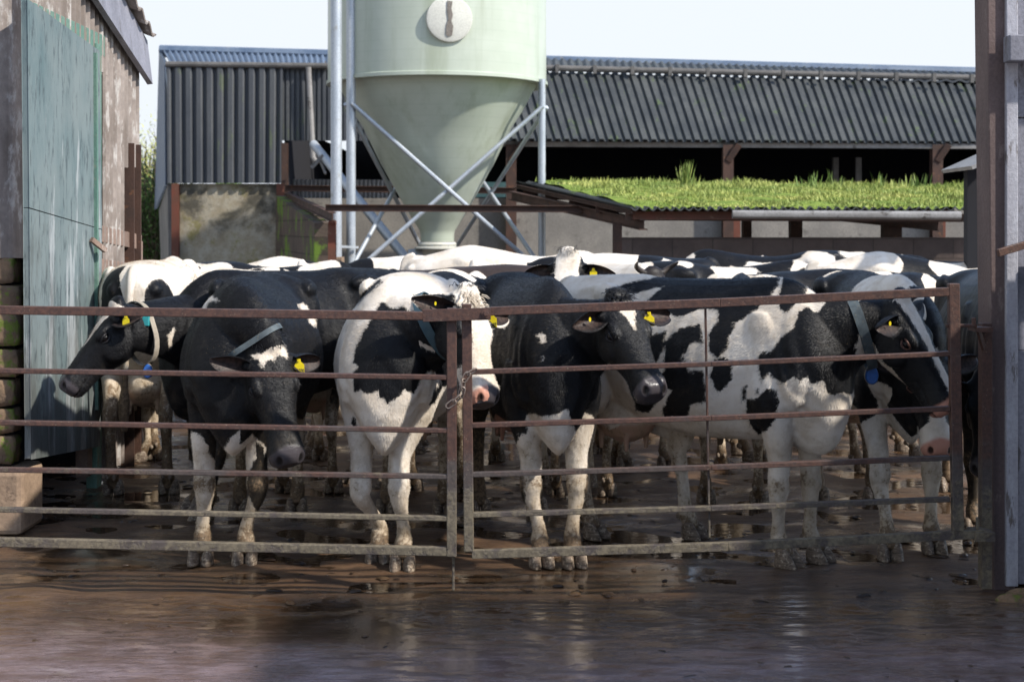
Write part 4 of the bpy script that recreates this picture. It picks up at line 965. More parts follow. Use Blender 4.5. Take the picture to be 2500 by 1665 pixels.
def hide_material():
    s = N('cow_hide'); v = s.coord('Object')
    coat = s.attr('coat'); n1 = s.noise(v, 26, 5, .62); n2 = s.noise(v, 120, 3, .6)
    f = s.math('ADD', s.math('ADD', coat, s.math('MULTIPLY', s.math('SUBTRACT', n1, .5), .034)), s.math('MULTIPLY', s.math('SUBTRACT', n2, .5), .016))
    blk = s.rng(f, -.0045, .0045)
    big = s.noise(v, 3.2, 4)
    white = s.mix(s.rng(big, .3, .7), (.78, .72, .64), (.66, .57, .46))
    white = s.mix(s.rng(s.noise(v, 7, 7, .7), .45, .72, 0, .55), white, (.46, .36, .25))
    brown = s.attr('brown')
    black = s.mix(s.rng(big, .3, .7), (.0035, .0036, .0048), (.0065, .0063, .0070))
    black = s.mix(s.rng(s.noise(v, 14, 6, .7), .62, .8, 0, .5), black, (.022, .018, .015))
    black = s.mix(brown, black, (.042, .030, .026))
    col = s.mix(blk, white, black)
    # ear inside, udder skin
    ear = s.attr('ear'); pk = s.attr('pink')
    eh = s.noise(s.coord('Object'), 60, 3)
    col = s.mix(s.math('MULTIPLY', ear, s.rng(eh, .35, .65, .3, .8)), col, (.085, .055, .045))
    col = s.mix(s.rng(pk, .1, .9, 0, .85), col, (.42, .21, .15))
    # mud
    mud = s.attr('mud'); m1 = s.noise(v, 11, 8, .72); m2 = s.noise(v, 55, 5, .7)
    mf = s.rng(s.math('ADD', mud, s.math('ADD', s.math('MULTIPLY', s.math('SUBTRACT', m1, .5), 1.5), s.math('MULTIPLY', s.math('SUBTRACT', m2, .5), 1.3))), .40, .72)
    mudc = s.mix(s.rng(m2, .35, .65), (.070, .046, .028), (.20, .135, .08))
    dust = s.rng(s.math('ADD', mud, s.math('MULTIPLY', s.math('SUBTRACT', m1, .5), 1.1)), .06, .50, 0, .72)
    col = s.mix(dust, col, (.36, .27, .17), 'MIX') if False else s.mix(s.math('MULTIPLY', dust, s.rng(blk, 0, 1, 1, .18)), col, (.36, .27, .165))
    col = s.mix(mf, col, mudc)
    # flecks of straw and dirt
    vo = s.n.new('ShaderNodeTexVoronoi'); vo.inputs['Scale'].default_value = 42; s.l.new(v, vo.inputs['Vector'])
    fl = s.math('MULTIPLY', s.math('LESS_THAN', vo.outputs['Distance'], .10), s.rng(s.noise(v, 7, 2), .5, .6))
    col = s.mix(s.math('MULTIPLY', fl, .35), col, (.22, .16, .09))
    # muzzle
    mz = s.attr('muzzle'); mcol = s.mix(s.rng(s.math('ADD', s.attr('mpink'), s.math('MULTIPLY', s.math('SUBTRACT', n1, .5), .9)), .45, .55), (.055, .048, .052), (.52, .26, .19))
    col = s.mix(mz, col, mcol)
    hc = s.mix(s.rng(s.noise(s.coord('Object', (1, 1, 5)), 20, 5), .3, .7), (.20, .15, .11), (.075, .055, .040))
    hc = s.mix(s.rng(m2, .52, .62), hc, (.34, .28, .21))
    col = s.mix(s.attr('hoof'), col, hc)
    col = s.mix(s.attr('horn'), col, (.05, .04, .035))
    dk = s.rng(s.attr('dark'), .2, 1, 0, .92)
    col = s.mix(dk, col, (.006, .005, .005))
    ey = s.attr('eye'); col = s.mix(ey, col, (.006, .004, .004))
    rough = s.math('SUBTRACT', .62, s.math('MULTIPLY', blk, .13))
    rough = s.math('ADD', rough, s.math('MULTIPLY', s.math('SUBTRACT', n1, .5), .25))
    wet = s.math('MAXIMUM', s.math('MULTIPLY', mz, .85), ey)
    rq = s.n.new('ShaderNodeMix'); s.l.new(wet, rq.inputs[0]); s.l.new(rough, rq.inputs[2]); rq.inputs[3].default_value = .20
    s.set(color=col, rough=rq.outputs[0], spec=.22)
    s.b.inputs['Sheen Weight'].default_value = .02; s.b.inputs['Sheen Roughness'].default_value = .45
    s.b.inputs['Sheen Tint'].default_value = (.75, .85, 1, 1)
    # hair: short strokes
    h1 = s.noise(s.coord('Object', (60, 60, 14)), 4.5, 3, .6); h2 = s.noise(v, 35, 3, .6)
    hh = s.math('ADD', s.math('MULTIPLY', h1, .6), s.math('ADD', s.math('MULTIPLY', h2, .7), s.math('MULTIPLY', mf, .9)))
    b1 = s.bump(hh, .0016, .8)
    wr = s.noise(s.coord('Object', (1, 1, 3)), 9, 3, .5)
    s.bump(wr, .012, .25, prev=b1)
    return s.m
HIDE = hide_material()
STRAP = mat_weather('collar_strap', (.10, .125, .135), (.06, .075, .085), (.22, .19, .13), 20, rough=.7, bump=.001, fine=300)
STRAPW = mat_weather('pale_strap', (.38, .33, .26), (.26, .22, .17), (.16, .12, .08), 14, rough=.75, bump=.001, fine=300)
STRAPB = mat_weather('blue_strap', (.05, .10, .13), (.08, .13, .15), (.14, .14, .12), 14, rough=.6, bump=.001, fine=300)
YEL = mat_weather('yellow_plastic', (.85, .68, .015), (.78, .60, .01), (.45, .34, .04), 25, rough=.45, spec=.4, bump=.0004, c3lo=.66, c3hi=.8)
BLUE = mat_weather('blue_plastic', (.03, .14, .48), (.03, .12, .40), (.08, .09, .12), 18, rough=.4, spec=.5, bump=.0004, c3lo=.64, c3hi=.74)
TEAL = mat_weather('teal_plastic', (.04, .33, .34), (.04, .28, .3), (.3, .4, .35), 18, rough=.45, bump=.0004, c3lo=.66, c3hi=.8)
INK = N('tag_ink').set(color=(.05, .04, .02), rough=.7).m
HAIRB = N('black_hair').set(color=(.008, .008, .010), rough=.5).m
HAIRW = N('white_hair').set(color=(.55, .47, .37), rough=.65).m

def coat_hair(cow, v, f, at, n, seed=4):
    """short lying hair over the hide, coloured like the hide under it"""
    r = np.random.default_rng(seed)
    F4 = np.array([q if len(q) == 4 else (q[0], q[1], q[2], q[2]) for q in f if len(q) in (3, 4)])
    a, b, c, d = (v[F4[:, k]] for k in range(4)); nn = np.cross(c - a, d - b); ar = np.linalg.norm(nn, axis=1); nn /= (ar[:, None] + 1e-12)
    bad = (at['hoof'] > .5) | (at['eye'] > .5) | (at['muzzle'] > .3) | (at['ear'] > .1) | (at['pink'] > .3) | (at['horn'] > .5)
    w = ar * ~bad[F4[:, 0]]; idx = r.choice(len(F4), n, p=w / w.sum())
    u, t = r.random(n)[:, None], r.random(n)[:, None]
    p = (a[idx] * (1 - u) + b[idx] * u) * (1 - t) + (d[idx] * (1 - u) + c[idx] * u) * t; N_ = nn[idx]
    ph = np.sin(p[:, 0] * 9 + p[:, 2] * 7) * .5 + np.sin(p[:, 1] * 13 + p[:, 2] * 5) * .4
    flow = np.stack([-.8 + .25 * ph, .5 * ph, -.65 - .3 * ph], 1) + r.normal(0, .28, (n, 3))
    flow -= N_ * (flow * N_).sum(1)[:, None]; flow /= np.linalg.norm(flow, axis=1)[:, None] + 1e-9
    sd = np.cross(N_, flow); ln = (.009 + .011 * r.random(n) ** 2)[:, None]; wd = .0009 if n > 60000 else .0018
    tip = p + flow * ln + N_ * ln * (.20 + .25 * r.random(n)[:, None])
    V_ = np.stack([p - sd * wd - N_ * .0004, p + sd * wd - N_ * .0004, tip], 1).reshape(-1, 3).astype(np.float32)
    me = D.meshes.new('coat_hair'); me.vertices.add(3 * n); me.vertices.foreach_set('co', V_.ravel()); me.loops.add(3 * n); me.loops.foreach_set('vertex_index', np.arange(3 * n, dtype=np.int32))
    me.polygons.add(n); me.polygons.foreach_set('loop_start', np.arange(0, 3 * n, 3, dtype=np.int32)); me.update(calc_edges=True)
    for k in ('coat', 'mud', 'brown', 'dark'):
        x = at[k][F4[idx, 0]] + (r.normal(0, .0015, n) if k == 'coat' else r.normal(0, .06, n) if k == 'mud' else 0)
        q = me.attributes.new(k, 'FLOAT', 'POINT'); q.data.foreach_set('value', np.repeat(x, 3).astype(np.float32))
    me.materials.append(HIDE); o = D.objects.new('coat_hair', me); COL.objects.link(o); o.parent = cow; o['kind'] = 'stuff'
    return o

def make_cow(label, pose, loc, heading, scale=1.0, voxel=.010, base='white', polys=(), blobs=(), brown=0, group='dairy cows in the yard',
             mpink=0.0, mudk=1.0, headcoat=None, shape=None, hairs=0):
    """heading: degrees, 0 = facing the camera, +90 = facing the right of the picture. loc = (x, y) of the trunk centre"""
    v, f, at, info = shape if shape else cow_shape(pose, voxel)
    th = R(heading); fx = V3(math.sin(th), -math.cos(th), 0); lx = V3(math.cos(th), math.sin(th), 0)   # forward, cow's left
    Rm = np.stack([fx, lx, V3(0, 0, 1)], 1)
    W = (v * scale) @ Rm.T + V3(loc[0], loc[1], 0)
    X, Y, Z = v.T
    if base == 'blobs' or blobs:
        n = np.zeros(len(v)) - .2 if base == 'white' else np.zeros(len(v)) + .2
    else: n = np.full(len(v), -.3 if base == 'white' else .3)
    for bl in blobs:      # (colour, (x,y,z), (rx,ry,rz))
        c, p, r = bl; d = (1 - np.sqrt(((X - p[0]) / r[0]) ** 2 + ((Y - p[1]) / r[1]) ** 2 + ((Z - p[2]) / r[2]) ** 2)) * min(r)
        wob = .03 * np.sin(X * 17 + p[0] * 9) * np.cos(Z * 15 + p[1] * 7) + .025 * np.sin(Y * 19 + Z * 9 + p[2] * 5)
        d = d + wob
        n = np.maximum(n, d) if c == 'k' else np.minimum(n, -d)
    if polys:             # planar coat map: drawn on the plane through the cow that faces the yard gate
        px = CX + W[:, 0] / W[:, 1] * F; py = HY - (W[:, 2] - EYE) / W[:, 1] * F
        for pl in polys:
            c, pts = pl[0], pl[1]; sc_, ox, oy = (pl[2] if len(pl) > 2 and pl[2] else (1.845, 0, 600))
            pts = [(ox + a / sc_, oy + b / sc_) for a, b in pts]
            sd = seg_sd(pts, px, py) * W[:, 1] / F
            if len(pl) > 3:
                msk = pl[3](X, Y, Z, info['ht']); sd = np.where(msk, sd, -.3)
            n = np.maximum(n, sd) if c == 'k' else np.minimum(n, -sd)
    if headcoat: n = headcoat(n, info['ht'], X, Y, Z)
    n = np.where(at['ear'] > 0, np.maximum(n, .02) if pose.get('darkear', 1) else n, n)
    # mud: feet, hocks, belly, rump
    mud = np.clip(1.15 - Z / .27, 0, 1.1) * 1.0; mud = np.maximum(mud, np.clip(.95 - Z, 0, 1) * .50)
    mud = np.maximum(mud, (X < -.2) * np.clip(1 - Z / .95, 0, 1) * .85)
    mud = np.maximum(mud, np.exp(-((X + .8) / .2) ** 2) * np.clip(1.2 - Z, 0, .7) * .8)
    mud = np.maximum(mud, np.exp(-((X - .64) / .1) ** 2) * np.exp(-((Z - .41) / .07) ** 2) * .62)
    mud = np.maximum(mud, np.clip((.80 - Z) / .2, 0, 1) * (X < .4) * .35)
    mud = np.maximum(mud, (X < -.86) * (Z < .8) * (Z > .35) * .9)
    mud = (mud * mudk) * (1 - at['eye']) * (1 - at['hoof'])
    me = D.meshes.new('cow'); me.from_pydata(v.tolist(), [], f); me.update()
    at2 = dict(at); at2['coat'] = n; at2['mud'] = mud; at2['brown'] = np.full(len(v), float(brown)); at2['mpink'] = np.full(len(v), mpink) if not callable(mpink) else mpink(info['ht'])
    for k, x in at2.items():
        a_ = me.attributes.new(k, 'FLOAT', 'POINT'); a_.data.foreach_set('value', np.ascontiguousarray(x, dtype=np.float32))
    me.polygons.foreach_set('use_smooth', [True] * len(me.polygons)); me.materials.append(HIDE)
    o = D.objects.new('cow', me); COL.objects.link(o)
    M = Matrix([[fx[0] * scale, lx[0] * scale, 0, loc[0]], [fx[1] * scale, lx[1] * scale, 0, loc[1]], [0, 0, scale, 0], [0, 0, 0, 1]])
    o.matrix_world = M
    tag(o, label, 'cow', group)
    if hairs: coat_hair(o, v, f, at2, hairs)
    return o, info

def ear_tag(cow, info, sg, at=.55, text=None, size=.05, drop=.5, small=False):
    """yellow tag hanging in the ear; cow-local coordinates"""
    A, Nn, Sd, HP = info['A'], info['N'], info['S'], info['HP']
    out, drp, bk, ln_, tw_ = info.get('ears', {}).get(sg, (1.0, .15, .25, .23, 0))
    ed = nrm(Sd * sg * out - Nn * drp - A * bk); face = A * .50 + Nn * .80; face = nrm(face - ed * np.dot(ed, face))
    c = HP(.15, sg * .180, -.04) + ed * ln_ * at + face * .012
    # tag faces the open side of the ear, hangs down
    Mi = np.array(cow.matrix_world.to_3x3()); Mi = np.linalg.inv(Mi)
    fw = info.get('tagface', {}).get(sg, (0, -1, 0)); f_ = nrm(Mi @ V3(*fw)); dn = nrm(Mi @ V3(*info.get('tagdn', {}).get(sg, (0, 0, -1)))); rt = nrm(np.cross(f_, dn)); dn = nrm(np.cross(rt, f_))
    if small:
        m = MB(); ring = []
        for k in range(14):
            a = 2 * math.pi * k / 14; ring.append(c + (rt * math.cos(a) * .55 + dn * math.sin(a)) * size * .32 + f_ * .006)
        vs = ring + [p + f_ * .004 for p in ring]; m.add(vs, [tuple(range(14)), tuple(range(27, 13, -1))] + [(k, 14 + k, 14 + (k + 1) % 14, (k + 1) % 14) for k in range(14)])
        o = m.build('ear_tag', YEL, cow); return o
    w = size
    prof = [(-.16, -.42), (.16, -.42), (.2, -.15), (.5, .12), (.52, .9), (-.52, .9), (-.5, .12), (-.2, -.15)]
    m = MB(); a0 = [c + rt * x * w + dn * (y + .3) * w + f_ * .008 for x, y in prof]; k = len(prof)
    m.add(a0 + [p + f_ * .0025 for p in a0], [tuple(range(k))[::-1], tuple(range(k, 2 * k))] + [(i, (i + 1) % k, k + (i + 1) % k, k + i) for i in range(k)])
    pin = c + dn * .02 * w + f_ * .011
    m.tube([pin - f_ * .012, pin + f_ * .006], .007, 10)
    o = m.build('ear_tag', YEL, cow)
    if text:
        cu = D.curves.new('txt', 'FONT'); cu.body = text; cu.size = w * .46; cu.align_x = 'CENTER'; cu.offset = .0006
        t = D.objects.new('txt', cu); COL.objects.link(t); dg = bpy.context.evaluated_depsgraph_get(); dg.update()
        em = t.evaluated_get(dg).to_mesh(); vs = [p.co.copy() for p in em.vertices]; fs = [tuple(p.vertices) for p in em.polygons]
        t.evaluated_get(dg).to_mesh_clear(); D.objects.remove(t)
        sc_ = 1.0; ww = max(abs(p.x) for p in vs) * 2; sc_ = min(1, w * .98 / ww)
        q = MB(); q.add([c + rt * (-p.x if False else p.x) * sc_ * (1) + dn * (1.12 * w - p.y) + f_ * .0112 for p in vs], fs)
        tt = q.build('tag_number', INK, o)
    return o

def collar(cow, info, tt=.80, mat=STRAP, wdt=.045, pend=None, grow=1.06, sag=.05):
    """strap round the neck at neck station tt, optional pendant"""
    nk = info['neck']; k = tt * 11; i = int(k); fr = k - i
    c, tg, up, sd, w, hu, hd = [(a * (1 - fr) + b * fr) for a, b in zip(nk[i], nk[min(i + 1, 11)])]
    tg = nrm(tg); up = nrm(up); sd = nrm(sd)
    m = MB(); n = 40; V_ = []; pass
    from mathutils.bvhtree import BVHTree
    bv = BVHTree.FromPolygons([p.co for p in cow.data.vertices], [tuple(p.vertices) for p in cow.data.polygons])
    dirs = []; rad = []
    for q in range(n):
        a = 2 * math.pi * q / n; dv = sd * math.cos(a) + up * math.sin(a); dirs.append(dv)
        hit = bv.ray_cast(Vector(c + dv * .42), Vector(-dv), .42); rad.append((Vector(hit[0]) - Vector(c)).length if hit[0] is not None else w)
    rad = np.array(rad); med = np.median(rad); rad = np.clip(rad, .5 * med, 1.55 * med)
    for _ in range(3): rad = np.maximum(rad, (np.roll(rad, 1) + np.roll(rad, -1)) / 2)
    for _ in range(2): rad = (rad + np.roll(rad, 1) + np.roll(rad, -1)) / 3
    aa = np.linspace(0, 2 * math.pi, n, endpoint=False); rad = rad + .006 + sag * np.clip(-np.sin(aa), 0, 1) ** 3; hd = rad[n * 3 // 4]; w = rad[0]
    for r_, off in ((0, -wdt / 2), (0, wdt / 2), (.006, wdt / 2), (.006, -wdt / 2)):
        for q in range(n): V_.append(c + dirs[q] * (rad[q] + r_) + tg * off)
    F_ = [(k_ * n + q, k_ * n + (q + 1) % n, ((k_ + 1) % 4) * n + (q + 1) % n, ((k_ + 1) % 4) * n + q) for k_ in range(4) for q in range(n)]
    m.add(V_, F_); o = m.build('collar', mat, cow, smooth=40)
    bot = c - up * (hd + .005)
    # buckle on the side
    Mi = np.linalg.inv(np.array(cow.matrix_world.to_3x3())); toward = nrm(Mi @ V3(0, -1, 0)); dn = nrm(Mi @ V3(0, 0, -1)); rt = nrm(np.cross(dn, toward))
    if pend:
        pm, sz = pend
        q = MB(); prof = [(math.cos(a) * .42 * (1 + .12 * math.sin(a)), math.sin(a) * .62) for a in np.linspace(0, 2 * math.pi, 24, endpoint=False)]
        base = bot + dn * (sz * .55) + toward * .02
        a0 = [base + rt * x * sz + dn * y * sz for x, y in prof]; kk = len(prof)
        a1 = [p + toward * .018 for p in a0]; a2 = [base + rt * x * sz * .86 + dn * y * sz * .86 + toward * .024 for x, y in prof]
        q.add(a0 + a1 + a2, [tuple(range(kk))] + [(i_, (i_ + 1) % kk, kk + (i_ + 1) % kk, kk + i_) for i_ in range(kk)] +
              [(kk + i_, kk + (i_ + 1) % kk, 2 * kk + (i_ + 1) % kk, 2 * kk + i_) for i_ in range(kk)] + [tuple(range(2 * kk, 3 * kk))])
        pd = q.build('pendant', pm, o, smooth=40)
        q = MB(); q.add([base + rt * x * sz * 1.08 + dn * (y * sz * 1.06) + toward * z_ for z_ in (-.002, .015) for x, y in prof], [(i_, (i_ + 1) % kk, kk + (i_ + 1) % kk, kk + i_) for i_ in range(kk)])
        q.build('pendant_rim', STRAPW, o, smooth=40)
    return o, (c, tg, up, sd, w, hu, hd), (toward, dn, rt)

def tuft(cow, info, mat, n=160, ln=.05, spread=.09, t0=(-.05, .10), seed=1, rad=.0011):
    """hair on the poll"""
    r = np.random.default_rng(seed); HP, A, Nn, Sd, L = info['HP'], info['A'], info['N'], info['S'], info['L']
    m = MB()
    for _ in range(n):
        s_ = r.normal(0, spread * .6); t = r.uniform(*t0)
        b = HP(t, s_, .045 + .01 * math.cos(s_ * 8)) - Nn * .006
        l = ln * r.uniform(.5, 1.2); d = nrm(Nn * r.uniform(.4, 1) + A * r.uniform(.1, .9) + Sd * (s_ * 3 + r.normal(0, .25)))
        p1 = b + d * l * .5; p2 = p1 + nrm(d + A * .5 - Nn * .25) * l * .5
        m.tube([b, p1, p2], [rad * 1.3, rad, rad * .3], 3, cap=False)
    return m.build('hair_tuft', mat, cow)
# ================================================================ the herd
def local(loc, heading, px, py, d, scale=1.0):
    w = P(px, py, d); th = R(heading); fx = Vector((math.sin(th), -math.cos(th), 0)); lx = Vector((math.cos(th), math.sin(th), 0))
    q = Vector((w.x - loc[0], w.y - loc[1], 0)); return (q.dot(fx) / scale, q.dot(lx) / scale, w.z / scale)
def foot(loc, heading, px, py, scale=1.0):
    d = EYE * F / (py - HY); return local(loc, heading, px, py, d, scale)[:2]
C1, C2, C3, CB = (1.845, 0, 600), (1.845, 750, 600), (1.845, 1450, 600), (3.364, 1050, 650)
HEADM = lambda X, Y, Z, ht: (ht[:, 0] > -.2) & (ht[:, 0] < 1.1) & (np.abs(ht[:, 1]) < .26) & (ht[:, 2] > -.45) & (ht[:, 2] < .15)
FRONT = lambda X, Y, Z, ht: (X > .15) & ~HEADM(X, Y, Z, ht)
BODY = lambda X, Y, Z, ht: ~HEADM(X, Y, Z, ht)
REARM = lambda X, Y, Z, ht: X < -.1
def inhead(ht): return (ht[:, 0] > -.12) & (ht[:, 0] < 1.1) & (np.abs(ht[:, 1]) < .30) & (ht[:, 2] > -.42) & (ht[:, 2] < .15)
VOX = .0085
GROUP = 'dairy cows in the yard'

# --- A: left, black, head in profile over the left gate
hA, lA = -42, (-1.36, 8.92)
poseA = dict(crest=.20, poll=local(lA, hA, 290, 745, 7.85), head=(-58 - hA, 52, 4), hl=.545, udder=0, feet={'FL': (.75, .12), 'FR': (.62, -.15)}, ears={1: (1.0, .35, .55, .17, 0), -1: (1.0, .25, .1, .18, 0)}, wid=.95)
def hcA(n, ht, X, Y, Z):
    t, s, u = ht.T; m = inhead(ht) & (t > .01); w = .15 - .27 * np.clip(t, 0, 1)
    return np.where(m & (u > -.08), np.minimum(n, -(w - np.abs(s - .01)) * .57 * 1.0), n) if True else n
cowA, iA = make_cow('black cow in profile at the far left, narrow white blaze, blue tag on pale collar', poseA, lA, hA, voxel=VOX, hairs=200000, base='black',
    polys=[('w', [(705, 715), (740, 725), (770, 760), (775, 805), (740, 790), (715, 750)], C1, FRONT), ('w', [(755, 400), (785, 370), (775, 440), (760, 470)], C1, FRONT),
           ('w', [(740, 1085), (850, 1095), (860, 1400), (700, 1400)], C1, FRONT)], headcoat=hcA, mpink=.3)
iA['ears'] = poseA['ears']; iA['tagface'] = {1: (-.2, -1, 0)}
ear_tag(cowA, iA, 1, .50, size=.038)
o, g_, ax_ = collar(cowA, iA, .86, STRAPW, .035, (BLUE, .062), 1.04, .07)
c, tg, up, sd, w, hu, hd = g_; tw, dn, rt = ax_
p = c + sd * w * 1.05 - up * hd * .05 + tw * .02; m = MB(); m.bar(p - dn * .045 + rt * .03, p + dn * .045 + rt * .03, .05, .03, up=tuple(tw)); m.build('collar_box', TEAL, o, bevel=.004)

# --- B: black with a white star, head low
hB, lB = 3, (-1.42, 7.84)
poseB = dict(poll=local(lB, hB, 652, 838, 6.93), head=(40 - hB, 67, 14), hl=.60, feet={'FL': foot(lB, hB, 600, 1372), 'FR': foot(lB, hB, 493, 1372)},
    ears={1: (1.0, .25, -.05, .17, 0), -1: (1.0, -.15, .30, .19, 0)}, wid=1.16, nk=((.80, 0, 1.30), (.90, .12, 1.22)))
cowB, iB = make_cow('black cow with a jagged white star, head lowered behind the left gate', poseB, lB, hB, voxel=VOX, hairs=200000, base='black',
    polys=[('w', [(1125, 492), (1180, 487), (1230, 455), (1275, 447), (1295, 475), (1294, 508), (1272, 490), (1248, 492), (1232, 517), (1208, 512), (1188, 550), (1162, 515)], C1, HEADM),
           ('w', [(913, 288), (925, 255), (958, 222), (990, 250), (962, 246), (938, 262), (930, 288)], C1, BODY), ('w', [(1340, 265), (1365, 258), (1425, 320), (1418, 362), (1390, 345), (1380, 310), (1355, 290)], C1, BODY),
           ('w', [(808, 880), (835, 855), (870, 838), (905, 850), (935, 900), (950, 950), (975, 962), (1000, 930), (1030, 880), (1070, 838), (1120, 830), (1160, 870), (1200, 910), (1190, 950), (1150, 1010), (1112, 1050), (1112, 1120), (1150, 1180), (1150, 1330), (1200, 1500), (830, 1500), (880, 1320), (880, 1200), (855, 1060), (815, 960)], C1, FRONT),
           ('k', [(822, 888), (845, 888), (862, 930), (848, 952), (826, 925)], C1, FRONT), ('k', [(1150, 880), (1190, 905), (1190, 960), (1185, 1050), (1175, 1180), (1145, 1180), (1128, 1130), (1108, 1060), (1125, 1010), (1152, 960), (1152, 910)], C1, FRONT)],
    blobs=[('w', (-.70, .2, .2), (.3, .2, .45)), ('w', (-.70, -.2, .2), (.3, .2, .35))], mpink=0)
iB['ears'] = poseB['ears']; iB['tagface'] = {1: (.1, -1, 0)}
ear_tag(cowB, iB, 1, .22, '183700', .055)
o, g_, ax_ = collar(cowB, iB, .76, STRAP, .028, None, 1.03, .03)
c, tg, up, sd, w, hu, hd = g_; tw, dn, rt = ax_
p = c - sd * w * 1.0 - up * hd * .4; m = MB(); m.bar(p - dn * .03 + tw * .02, p + dn * .05 + tw * .02, .055, .045, up=tuple(tw)); m.build('collar_box', STRAP, o, bevel=.008)
tuft(cowB, iB, HAIRB, 160, .035, .10, (-.06, .05), 2, .002)

# --- C: white with a black neck patch, white face
hC, lC = -2, (-.60, 7.84)
poseC = dict(poll=local(lC, hC, 1138, 716, 6.96), head=(26 - hC, 59, -15), hl=.575, feet={'FL': foot(lC, hC, 985, 1386), 'FR': foot(lC, hC, 926, 1366)}, knee={'FR': (.70, -.135), 'FL': (.72, .06)}, 
    ears={1: (1.0, .1, .10, .19, 0), -1: (1.0, .0, .22, .21, 0)}, wid=1.10)
def hcC(n, ht, X, Y, Z):
    t, s, u = ht.T; m = inhead(ht)
    lo = np.interp(t, [-.1, .1, .3, .55, .66, .75, 1], [-.15, -.14, -.085, -.08, -.14, -.3, -.3]); hi = np.interp(t, [-.1, .1, .25, .45, .6, 1], [.14, .14, .14, .17, .3, .3])
    v = np.minimum(s - lo, hi - s) * .5
    return np.where(m, -v + np.where(u < -.26, .05 * (t < .6), 0), n)
cowC, iC = make_cow('white faced cow with black neck patch, white chest, pink and black nose', poseC, lC, hC, voxel=VOX, hairs=200000, base='white',
    polys=[('k', [(330, 262), (360, 258), (385, 290), (430, 270), (470, 300), (560, 240), (650, 250), (645, 620), (615, 640), (590, 585), (560, 555), (510, 600), (500, 630), (480, 665), (440, 650), (410, 680), (360, 712), (350, 685), (320, 690), (320, 655), (270, 665), (240, 645), (215, 660), (205, 620), (205, 570), (235, 545), (205, 530), (225, 440), (270, 370), (310, 300)], C2, FRONT),
           ('k', [(175, 292), (245, 212), (330, 148), (342, 165), (262, 232), (205, 292)], C2, BODY), ('k', [(205, 770), (222, 780), (218, 820), (200, 800)], C2, FRONT), ('k', [(552, 715), (572, 650), (605, 605), (602, 650), (578, 705)], C2, FRONT)],
    headcoat=hcC, mpink=lambda ht: np.where(ht[:, 1] > -.02, .2, .85) * np.where(ht[:, 0] > .99, .3, 1), mudk=.9)
iC['ears'] = poseC['ears']; iC['tagface'] = {1: (-.1, -1, 0), -1: (.2, -1, 0)}
ear_tag(cowC, iC, 1, .22, '13748', .055); ear_tag(cowC, iC, -1, .45, None, .03, small=True)
o, g_, ax_ = collar(cowC, iC, .70, STRAPB, .05, None, 1.0, .02)
tuft(cowC, iC, HAIRB, 60, .045, .10, (-.07, -.03), 3, .0022); tuft(cowC, iC, HAIRW, 140, .045, .10, (.0, .16), 4, .0022)

# --- D: black with a white triangle on the brow
hD, lD = 10, (.09, 7.84)
poseD = dict(poll=local(lD, hD, 1505, 728, 6.96), head=(26 - hD, 47, 2), hl=.565, feet={'FL': foot(lD, hD, 1398, 1378), 'FR': foot(lD, hD, 1318, 1378)}, ears={1: (1.0, .15, .05, .20, 0), -1: (1.0, .15, -.15, .16, 0)}, wid=.95)
def hcD(n, ht, X, Y, Z):
    t, s, u = ht.T; m = inhead(ht) & (u > -.1)
    v = np.minimum(.13 - .34 * (t - .02), 1) - np.abs(s - .02)
    v = np.minimum(v, t - .10) * .5
    v2 = .03 - np.sqrt((t - .86) ** 2 + (s - .10) ** 2) * .5
    return np.where(m, np.minimum(n, -v), n)
cowD, iD = make_cow('black cow with a white triangle on its brow and tags in both ears', poseD, lD, hD, voxel=VOX, hairs=200000, base='black',
    polys=[('w', [(985, 765), (1020, 752), (1060, 768), (1120, 760), (1175, 735), (1190, 800), (1215, 835), (1238, 800), (1245, 752), (1282, 758), (1300, 820), (1270, 950), (1250, 1100), (1230, 1250), (1270, 1500), (970, 1500), (1000, 1250), (975, 1050), (935, 910), (960, 850), (990, 850)], C2, FRONT),
           ('k', [(965, 818), (995, 818), (990, 850), (972, 845)], C2, FRONT), ('w', [(868, 575), (905, 540), (950, 560), (958, 620), (932, 628), (900, 590)], CB, BODY), ('w', [(912, 780), (942, 735), (932, 772)], CB, BODY)],
    headcoat=hcD, mpink=0, mudk=1.1)
iD['ears'] = poseD['ears']; iD['tagface'] = {1: (.1, -1, 0), -1: (.45, -1, 0)}
ear_tag(cowD, iD, 1, .25, '764238', .052); ear_tag(cowD, iD, -1, .5, None, .035, small=True)
tuft(cowD, iD, HAIRB, 200, .045, .11, (-.07, .05), 5, .0020)

# --- E: big patched cow side on, head turned at the hinge end
hE, lE = 46, (.945, 7.60)
poseE = dict(poll=local(lE, hE, 2193, 728, 6.98), head=(60 - hE, 60, 10), hl=.60, feet={'FL': foot(lE, hE, 1985, 1368), 'FR': foot(lE, hE, 1908, 1380), 'HL': foot(lE, hE, 1612, 1330), 'HR': foot(lE, hE, 1488, 1338)},
    ears={1: (1.0, -.10, .35, .18, 0), -1: (1.0, .05, -.05, .17, 0)}, belly=.03, wid=1.0)
poseE['feet']['HL'] = (max(-.75, poseE['feet']['HL'][0]), .17); poseE['feet']['HR'] = (-.52, -.20)
def hcE(n, ht, X, Y, Z):
    t, s, u = ht.T; m = inhead(ht)
    v = (np.interp(t, [-.1, .1, .5, .8, 1], [.12, .11, .05, .06, .10]) - np.abs(s - .0)) * .5
    v = np.where((u > -.12) & (t > .0), v, -.05); v = np.maximum(v, np.where(u < -.30, (t - .15) * .1, -.1))
    return np.where(m, -v, n)
K = 'k'
